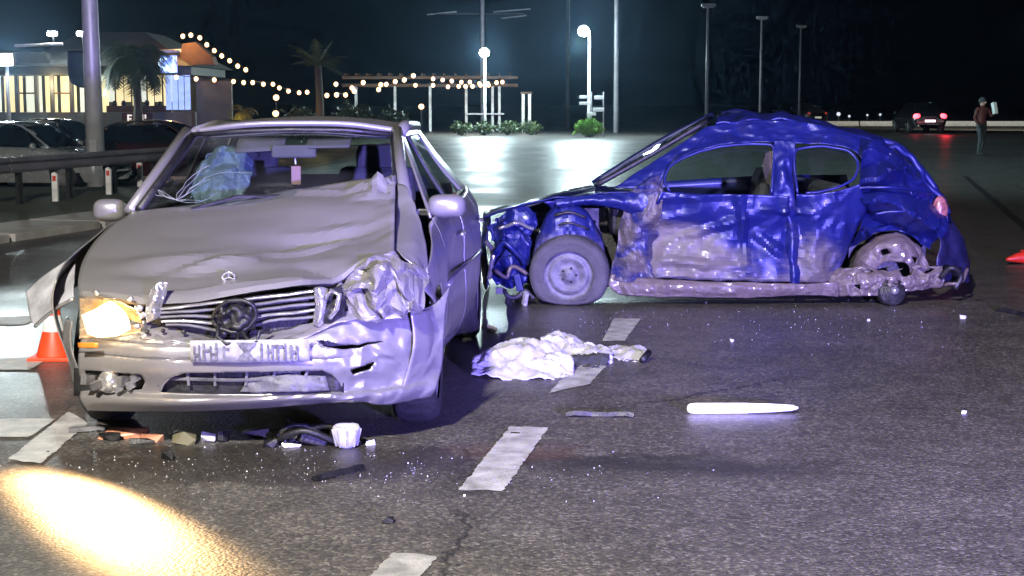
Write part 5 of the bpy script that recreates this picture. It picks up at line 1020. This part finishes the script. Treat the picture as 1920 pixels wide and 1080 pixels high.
# far side, floor, seats
panel('far_side', [[(.2, 1.62, .62), (1.0, 1.66, .80), (2.2, 1.66, .90), (3.1, 1.6, .92)], [(.2, 1.68, .5), (1.2, 1.70, .5), (2.2, 1.70, .5), (3.2, 1.66, .5)], [(.3, 1.64, .16), (1.2, 1.66, .16), (2.2, 1.66, .16), (3.1, 1.62, .2)]], M['blue'], BV, 30, 14)
for pts in ([(2.463,1.42,1.22),(2.497,1.52,1.047),(2.524,1.6,0.84)], [(3.102,1.38,1.221),(3.228,1.48,1.049),(3.338,1.58,0.841)]): tubeB('far_pillar', pts, .045, 'blue')
tubeB('far_rail', [(2.0, 1.40, 1.42), (2.2, 1.40, 1.43), (2.75, 1.38, 1.28)], .04, 'blue')
MB().box((1.7, .95, .16), (2.5, 1.3, .1)).build('floor_pan', M['black_plastic'], BV)
MB().box((1.15, .9, .66), (.28, 1.3, .3)).build('dashboard', M['black_plastic'], BV, bevel=.05)
for y in (.42, 1.18):
    s0 = MB().box((1.95, y, .42), (.5, .48, .2)).build('seat', M['interior'], BV, bevel=.05)
    MB().box((2.30, y, .72), (.16, .46, .56), ry=.2).build('backrest', M['interior'], s0, bevel=.06)
    MB().box((2.38, y, 1.04), (.1, .26, .18), ry=.15).build('headrest', M['interior'], s0, bevel=.04)
MB().box((2.72, .8, .66), (.16, 1.15, .5), ry=.2).build('rear_backrest', M['interior'], BV, bevel=.05)
panel('curtain_airbag', [[(2.187,0.24,1.144),(2.245,0.2,1.162),(2.318,0.24,1.136)], [(2.162,0.22,1.035),(2.234,0.12,1.04),(2.329,0.2,1.036)], [(2.193,0.2,0.914),(2.244,0.16,0.896),(2.307,0.2,0.914)]], M['primer'], BV, 16, 24, cd(.012, .004, 6, 12, 3))
panel('side_window', [[(1.449,0.07,0.885),(1.817,0.06,0.878),(2.193,0.07,0.869)], [(1.444,0.12,0.999),(1.823,0.12,1.019),(2.202,0.12,1.027)], [(1.525,0.17,1.09),(1.831,0.2,1.17),(2.198,0.21,1.185)]], M['tinted_glass'], BV, 12, 10, thick=0)
panel('side_window', [[(2.414,0.07,0.877),(2.603,0.07,0.885),(2.787,0.09,0.948)], [(2.416,0.15,1.099),(2.615,0.16,1.114),(2.845,0.15,1.075)], [(2.42,0.18,1.154),(2.62,0.19,1.178),(2.778,0.19,1.162)]], M['tinted_glass'], BV, 12, 10, thick=0)
panel('far_window', [[(1.3, 1.62, .86), (2.0, 1.63, .88), (2.8, 1.6, .92)], [(1.9, 1.43, 1.36), (2.15, 1.43, 1.38), (2.7, 1.4, 1.26)]], M['tinted_glass'], BV, 10, 6, thick=0)
# wheels
A = Matrix.Translation(Vector((0.688,0.1,0.242))) @ Matrix.Rotation(R(-7), 4, 'Z') @ Matrix.Rotation(R(96), 4, 'X')
M['dusty_tyre'] = pmat('dusty_rubber', (.055, .053, .06), .8, var=.4, scale=9, bump=.3)
w = MB().lathe([(.19, -.1), (.26, -.11), (.30, -.085), (.305, -.02), (.305, .04), (.295, .09), (.255, .115), (.24, .105), (.225, .112), (.19, .10)], 40, A).build('wheel', M['dusty_tyre'], BV, True)
for v in w.data.vertices:
    if v.co.z < .05: v.co.z = .004 + (v.co.z + .06) * .4 if v.co.z > -.06 else .004
MB().lathe([(.001, .075), (.04, .08), (.05, .06), (.09, .055), (.12, .075), (.15, .07), (.165, .05), (.19, .085), (.20, .1), (.205, .1), (.2, -.06)], 36, A).build('rim', pmat('dirty_rim', (.13, .13, .15), .6, .3, var=.5, scale=14, bump=.2), w, True)
for k in range(5):
    a = R(72 * k); c = A @ Vector((.055 * math.cos(a), .055 * math.sin(a), .066)); MB().ball(c, .010, 7, 5).build('wheel_bolt', M['dark_metal'], w, True)
for c in ((.43, 1.5, .29), (2.95, 1.5, .29)):
    A2 = Matrix.Translation(c) @ Matrix.Rotation(R(90), 4, 'X')
    w = MB().lathe([(.19, -.1), (.27, -.1), (.29, -.05), (.29, .05), (.27, .1), (.19, .1)], 28, A2).build('wheel', M['rubber'], BV, True)
    MB().lathe([(.001, .06), (.19, .06), (.2, -.06)], 20, A2).build('rim', M['alloy'], w, True)

# ============================================================ small things on the road
M['cone_orange'] = pmat('cone_orange', (.75, .06, .012), .5, var=.15)
c = (-2.758,9.215,0)
t = empty('traffic_cone', c, 0, 'orange traffic cone with one white band behind the burning headlight', 'traffic cone')
MB().box((0, 0, .012), (.26, .26, .024)).build('base', M['cone_orange'], t, bevel=.006)
MB().lathe([(.105, .022), (.088, .09), (.066, .17)], 24).build('lower_cone', M['cone_orange'], t, True)
MB().lathe([(.067, .17), (.046, .265)], 24).build('reflective_band', M['white_paint'], t, True)
MB().lathe([(.046, .265), (.028, .35), (.022, .37), (.012, .37)], 24).build('upper_cone', M['cone_orange'], t, True)

# crumpled airbag / white cloth
M['cloth'] = pmat('white_cloth', (.45, .45, .48), .8, var=.2, scale=6)
t = empty('airbag_sheet', (0.217,8.876,0), 0, 'crumpled white sheet with a black lining lying beside the lane dashes', 'sheet')
o0 = Vector((0.217,8.876,0))
def rel(L): return [Vector(p) - o0 for p in L]
def cloth(p): return (.02 * crease(p, 4, 2), .02 * crease(p, 4, 4), .022 * crease(p, 4.5, 1) + .014 * crease(p, 13, 3) + .006 * crease(p, 26, 5))
def mound(name, base, top, back, mat, nu=40, nv=36, d=cloth):
    # front foot line, ridge and back foot line of a heap of cloth
    panel(name, [rel(base), [(a + b) / 2 + Vector((0, 0, .02)) for a, b in zip(rel(base), rel(top))], rel(top), rel(back)], mat, t, nu, nv, lambda p: d(p), thick=.006, sharp=25)
mound('white_fold', [(-0.228,8.561,0),(-0.089,8.494,0),(0.089,8.494,0),(0.238,8.494,0),(0.347,8.629,0)], [(-0.218,8.9,0.053),(-0.11,9,0.099),(0.047,9.05,0.136),(0.221,9.05,0.13),(0.331,8.95,0.057)], [(-0.194,9.254,0),(-0.066,9.455,0),(0.1,9.537,0),(0.264,9.455,0),(0.367,9.137,0)], M['cloth'])
mound('white_fold', [(0.163,9.353,0),(0.292,9.293,0),(0.447,9.137,0),(0.599,9.024,0)], [(0.184,9.6,0.064),(0.287,9.7,0.09),(0.452,9.6,0.044),(0.63,9.5,-0.007)], [(0.239,9.772,0),(0.345,9.883,0),(0.504,9.622,0),(0.655,9.373,0)], M['cloth'], 30, 24)
mound('white_sleeve', [(0.584,9.293,0),(0.67,9.137,0),(0.798,9.061,0)], [(0.617,9.55,0.011),(0.72,9.6,0.024),(0.833,9.55,0.011)], [(0.634,9.558,0),(0.739,9.622,0),(0.838,9.455,0)], M['cloth'], 20, 16)
mound('black_lining', [(0.309,8.84,0),(0.433,8.84,0),(0.558,8.876,0)], [(0.333,9.35,0.004),(0.457,9.35,0.004),(0.601,9.3,-0.001)], [(0.331,9.293,0),(0.458,9.373,0),(0.617,9.293,0)], M['interior'], 24, 20)
MB().tube([Vector((0.769,9.024,0)) - o0 + Vector((0, 0, .02)), Vector((0.817,9.137,0)) - o0 + Vector((0, 0, .05))], .02, 8).build('cuff', M['black_plastic'], t, True)

# glowing baton
M['baton'] = emat('baton_lit', (.80, .74, 1), 1.15); M['baton_dim'] = emat('baton_tip', (.55, .48, 1), .5)
q = (0.868,7.546,0)
t = empty('light_baton', q, R(1.5), 'glowing white light baton lying on the asphalt', 'baton')
Rx = Matrix.Translation((0, 0, .028)) @ Matrix.Rotation(R(90), 4, 'Y')
MB().lathe([(.001, 0), (.016, .004), (.024, .016), (.027, .04), (.026, .30)], 20, Rx).build('tube', M['baton'], t, True)
MB().lathe([(.026, .30), (.022, .42), (.015, .52), (.006, .55), (.001, .555)], 20, Rx).build('tip', M['baton_dim'], t, True)

# broken bits: every fragment its own shape
def shard(name, px, size, mat, label, cat, seed, rz=0, flat=.35, loc=None):
    rnd = random.Random(seed); bm = bmesh.new(); L = []
    for k in range(14): L.append(bm.verts.new((rnd.uniform(-1, 1) * size[0] / 2, rnd.uniform(-1, 1) * size[1] / 2, rnd.random() ** 1.6 * size[2])))
    for k in range(6): L.append(bm.verts.new((rnd.uniform(-1, 1) * size[0] / 2, rnd.uniform(-1, 1) * size[1] / 2, 0)))
    bmesh.ops.convex_hull(bm, input=L)
    for v in [v for v in bm.verts if not v.link_faces]: bm.verts.remove(v)
    me = bpy.data.meshes.new(name); bm.to_mesh(me); bm.free(); me.materials.append(mat)
    o = bpy.data.objects.new(name, me); COL.objects.link(o); o.location = px; o.rotation_euler = (0, 0, rz); tag(o, label, cat)
    return o
M['orange_bit'] = pmat('broken_indicator_plastic', (.5, .22, .13), .35, var=.4, scale=20)
M['clear_bit'] = pmat('broken_clear_plastic', (.6, .6, .63), .2, var=.3, scale=20)
def strip(name, a, b, w, mat, label, cat, bend=.02, seed=1):
    a = Vector(a); b = Vector(b); n = 9; o = a.copy(); V = []; d = (b - a).normalized(); s = Vector((-d.y, d.x, 0))
    for k in range(n):
        u = k / (n - 1); p = (b - a) * u + s * bend * math.sin(3.1 * u + seed) + Vector((0, 0, .004 + .02 * abs(nz((u * 3, seed, 0), 1.0)))); ww = w * (.7 + .5 * nz((u * 4, seed * 3.1, 1), 1.0))
        V += [p + s * ww, p + s * ww * .4 + Vector((0, 0, .018)), p - s * ww * .4 + Vector((0, 0, .02)), p - s * ww]
    Fc = [(k * 4 + j, k * 4 + (j + 1) % 4, (k + 1) * 4 + (j + 1) % 4, (k + 1) * 4 + j) for k in range(n - 1) for j in range(4)] + [(3, 2, 1, 0), ((n - 1) * 4, (n - 1) * 4 + 1, (n - 1) * 4 + 2, (n - 1) * 4 + 3)]
    me = mesh(name, V, Fc, mat, None, False, loc=o); return tag(me, label, cat)
strip('trim_strip', (-0.801,6.169,0), (-0.634,6.381,0), .022, M['black_plastic'], 'black trim strip lying in front of the silver bumper', 'trim strip', .01, 2)
strip('trim_strip', (0.268,7.494,0), (0.595,7.442,0), .020, M['black_plastic'], 'thin black trim strip left of the glowing baton', 'trim strip', .02, 5)
strip('trim_strip', (3.6,11.344,0), (3.718,11.057,0), .05, M['black_plastic'], 'black strip at the right edge of the road', 'trim strip', .02, 7)
strip('trim_strip', (-1.807,7.146,0), (-2.07,7.099,0), .03, M['grey_plastic'], 'grey strip under the left end of the silver bumper', 'trim strip', .02, 3)
shard('plastic_fragment', (-1.489,6.557,0), (.07, .05, .05), M['black_plastic'], 'small black lump in front of the left bumper', 'fragment', 3)
shard('plastic_fragment', (-0.457,5.55,0), (.055, .04, .03), M['black_plastic'], 'black chip nearest the camera by the lane dash', 'fragment', 4)
shard('plastic_fragment', (-1.077,6.807,0), (.09, .06, .04), M['black_plastic'], 'black splinter just in front of the bumper centre', 'fragment', 6)
shard('lens_fragment', (-0.993,6.807,0), (.10, .03, .02), M['clear_bit'], 'pale lens sliver in front of the bumper centre', 'fragment', 8)
shard('lens_fragment', (-0.637,6.861,0), (.05, .04, .03), M['clear_bit'], 'small white chip right of the white lamp bowl', 'fragment', 9)
shard('lens_fragment', (2.243,7.56,0), (.03, .025, .018), M['clear_bit'], 'lone white chip on the right-hand asphalt', 'fragment', 10)
shard('lens_fragment', (3.224,10.947,0), (.05, .04, .025), M['clear_bit'], 'white chip near the torn rear of the blue car', 'fragment', 11)
shard('lens_fragment', (1.42,9.883,0), (.03, .03, .018), M['clear_bit'], 'tiny chip on the wet patch below the blue sill', 'fragment', 12)
shard('lens_fragment', (2.515,10.812,0), (.03, .03, .018), M['clear_bit'], 'tiny chip on the road below the torn rear wheel arch', 'fragment', 13)
shard('leaf_fragment', (-0.136,10.303,0), (.08, .06, .06), pmat('yellowish_plastic', (.25, .25, .06), .6), 'yellowish scrap behind the silver rear wheel', 'fragment', 14)
shard('indicator_fragment', (-1.792,7.006,0), (.24, .08, .05), M['orange_bit'], 'orange-pink broken lamp piece under the bumper left of centre', 'fragment', 15, .1)
shard('indicator_fragment', (-1.646,6.938,0), (.13, .07, .04), M['orange_bit'], 'smaller orange-pink broken piece beside the larger one', 'fragment', 16)
shard('plastic_fragment', (-1.841,6.938,0), (.12, .06, .04), M['black_plastic'], 'black scrap at the left end of the debris line', 'fragment', 17)
shard('plastic_fragment', (-1.679,6.872,0), (.14, .05, .03), M['dark_metal'], 'dark scrap under the orange-pink pieces', 'fragment', 18)
shard('plastic_fragment', (-1.486,6.872,0), (.13, .07, .06), pmat('olive_scrap', (.12, .11, .06), .7), 'olive scrap below the plate', 'fragment', 19)
shard('lens_fragment', (-1.381,6.916,0), (.08, .06, .05), M['clear_bit'], 'clear plastic scrap below the number plate', 'fragment', 20)
shard('plastic_fragment', (-1.318,6.916,0), (.06, .05, .06), M['black_plastic'], 'black nub beside the clear scrap below the plate', 'fragment', 21)
shard('plastic_fragment', (-1.161,7.029,0), (.26, .09, .05), M['grey_plastic'], 'large grey scrap below the right half of the plate', 'fragment', 22, -.5)
shard('plastic_fragment', (0.293,12.06,0), (.10, .08, .05), M['grey_plastic'], 'grey scrap behind the white sheet', 'fragment', 23)
rnd = random.Random(12)
# black tangled duct and white lamp bowl
t = empty('tangled_duct', (-0.919,6.839,0), 0, 'black tangled plastic duct lying under the bumper', 'duct')
MB().tube([(.11 * math.cos(R(a)) * (1 + .2 * math.sin(R(2.3 * a))), .06 * math.sin(R(a)), .045 + .035 * math.sin(R(1.7 * a))) for a in range(0, 561, 20)], .015, 8).build('hose', M['black_plastic'], t, True)
MB().box((.02, .01, .035), (.13, .06, .06), rz=.4, ry=.3).build('duct_box', M['dark_metal'], t, bevel=.01)
t = empty('lamp_bowl', (-0.742,6.807,0), 0, 'white ribbed lamp bowl standing on the road under the broken bumper', 'lamp bowl')
MB().lathe([(.03, .0), (.045, .01), (.058, .05), (.062, .085), (.055, .10), (.05, .085), (.02, .04)], 22).build('bowl', M['cloth'], t, True)
for k in range(9):
    a = R(40 * k); MB().tube([(.047 * math.cos(a), .047 * math.sin(a), .008), (.0645 * math.cos(a), .0645 * math.sin(a), .086)], .005, 5).build('rib', M['plate'], t)
# tiny crumbs of glass nobody could count
v = []; f = []
for k in range(620):
    if k < 400: x = rnd.gauss(-1.0, .75); y = 6.35 + rnd.gauss(0, .28) - .1 * abs(x + 1)
    else: x = rnd.gauss(1.6, 1.2); y = 10.6 + rnd.gauss(0, .5)
    s = rnd.uniform(.002, .0055); b = len(v)
    v += [(x + rnd.uniform(-s, s), y + rnd.uniform(-s, s), .002) for _ in range(3)] + [(x, y, .002 + s * rnd.uniform(.5, 1.4))]
    f += [(b, b + 1, b + 2), (b, b + 1, b + 3), (b + 1, b + 2, b + 3), (b + 2, b, b + 3)]
tag(mesh('glass_crumbs', v, f, M['clear_bit'], None, False), 'scattered crumbs of broken glass on the road', 'broken glass', kind='stuff')

# fallen red cone at the right edge
t = empty('fallen_cone', (4.826,14.621,0), R(10), 'red warning cone tipped over at the right edge', 'traffic cone')
Ry = Matrix.Translation((-.06, 0, .085)) @ Matrix.Rotation(R(-96), 4, 'Y')
MB().lathe([(.085, -.12), (.06, .0), (.03, .10), (.014, .14), (.001, .14)], 20, Ry).build('cone', M['red_plastic'], t, True)
MB().box((.07, 0, .095), (.025, .19, .19), ry=-.1).build('base', M['red_plastic'], t, bevel=.006)

t.scale = (.72, .72, .72)
# ---- pedestrians far off on the right
def person(loc, rz, h, top, legs, label, arm_up=False, bag=None):
    t = empty('person', loc, rz, label, 'person')
    J = dict(pel=(0, 0, .53), ch=(0, .01, .74), nk=(0, .01, .83), hd=(.0, .02, .90), ht=(0, .02, .965), hl=(.055, 0, .50), kl=(.06, .06, .28), al=(.07, .02, .045), tl=(.07, .09, .02),
             hr=(-.055, 0, .50), kr=(-.06, .0, .28), ar=(-.06, -.10, .05), tr=(-.06, -.03, .02), sl=(.10, .01, .80), el=(.13, -.02, .63), wl=(.12, .08, .51), fl=(.115, .11, .47),
             sr=(-.10, .01, .80), er=(-.15, .05, .66), wr=(-.13, .15, .72), fr=(-.125, .18, .74))
    E = [('pel', 'ch'), ('ch', 'nk'), ('nk', 'hd'), ('hd', 'ht'), ('pel', 'hl'), ('hl', 'kl'), ('kl', 'al'), ('al', 'tl'), ('pel', 'hr'), ('hr', 'kr'), ('kr', 'ar'), ('ar', 'tr'), ('ch', 'sl'), ('sl', 'el'), ('el', 'wl'), ('wl', 'fl'), ('ch', 'sr'), ('sr', 'er'), ('er', 'wr'), ('wr', 'fr')]
    rad = dict(pel=.075, ch=.085, nk=.032, hd=.058, ht=.04, hl=.055, kl=.038, al=.026, tl=.022, hr=.055, kr=.038, ar=.026, tr=.022, sl=.04, el=.03, wl=.022, fl=.02, sr=.04, er=.03, wr=.022, fr=.02)
    ks = list(J); me = bpy.data.meshes.new('body'); me.from_pydata([tuple(Vector(J[k]) * h) for k in ks], [(ks.index(a), ks.index(b)) for a, b in E], [])
    o = bpy.data.objects.new('body', me); COL.objects.link(o); o.parent = t
    m = o.modifiers.new('skin', 'SKIN'); m.use_smooth_shade = True
    if not me.skin_vertices: return t
    for i, k in enumerate(ks): me.skin_vertices[0].data[i].radius = (rad[k] * h, rad[k] * h * .85)
    me.skin_vertices[0].data[0].use_root = True
    s = o.modifiers.new('smooth', 'SUBSURF'); s.levels = 2; s.render_levels = 2
    mt = pmat('clothing', top, .8, var=.2); nt = mt.node_tree; tc = nt.nodes.new('ShaderNodeTexCoord'); sp = nt.nodes.new('ShaderNodeSeparateXYZ'); nt.links.new(tc.outputs['Object'], sp.inputs[0])
    rp = nt.nodes.new('ShaderNodeValToRGB'); rp.color_ramp.interpolation = 'CONSTANT'; e = rp.color_ramp.elements
    e[0].position = 0; e[0].color = (.03, .03, .03, 1); e[1].position = .06; e[1].color = (*legs, 1); x = e.new(.53); x.color = (*top, 1); x = e.new(.845); x.color = (.45, .28, .2, 1)
    dv = nt.nodes.new('ShaderNodeMath'); dv.operation = 'DIVIDE'; dv.inputs[1].default_value = h; nt.links.new(sp.outputs[2], dv.inputs[0]); nt.links.new(dv.outputs[0], rp.inputs[0])
    nt.links.new(rp.outputs[0], nt.nodes['Principled BSDF'].inputs['Base Color']); me.materials.append(mt)
    MB().ball((0, -.0 * h, .925 * h), .066 * h, 12, 8, (.95, 1, .95)).build('hair', M['interior'], t, True)
    MB().box((0, .082 * h, .895 * h), (.018 * h, .03 * h, .03 * h)).build('nose', mt, t, bevel=.004)
    if bag: MB().box(Vector((-.13, .16, .80)) * h, (.07 * h, .07 * h, .20 * h), rx=.3).build('rolled_paper', bag, t, bevel=.01)
    return t
person((13.352,44.236,0), R(200), 1.68, (.08, .014, .012), (.03, .04, .045), 'person in a red top walking on the road with something white raised', bag=M['white_paint'])

# ---- damp night air
hz = MB().box((20, 280, 5.2), (566, 646, 12.8)).build('haze', None)
tag(hz, kind='stuff')
hm = bpy.data.materials.new('damp_air'); hm.use_nodes = True; hm.node_tree.nodes.remove(hm.node_tree.nodes['Principled BSDF'])
pv = hm.node_tree.nodes.new('ShaderNodeVolumePrincipled'); pv.inputs['Color'].default_value = (.4, .66, 1, 1); pv.inputs['Density'].default_value = .0004; pv.inputs['Anisotropy'].default_value = .82
hm.node_tree.links.new(pv.outputs[0], hm.node_tree.nodes['Material Output'].inputs['Volume']); hz.data.materials.append(hm)
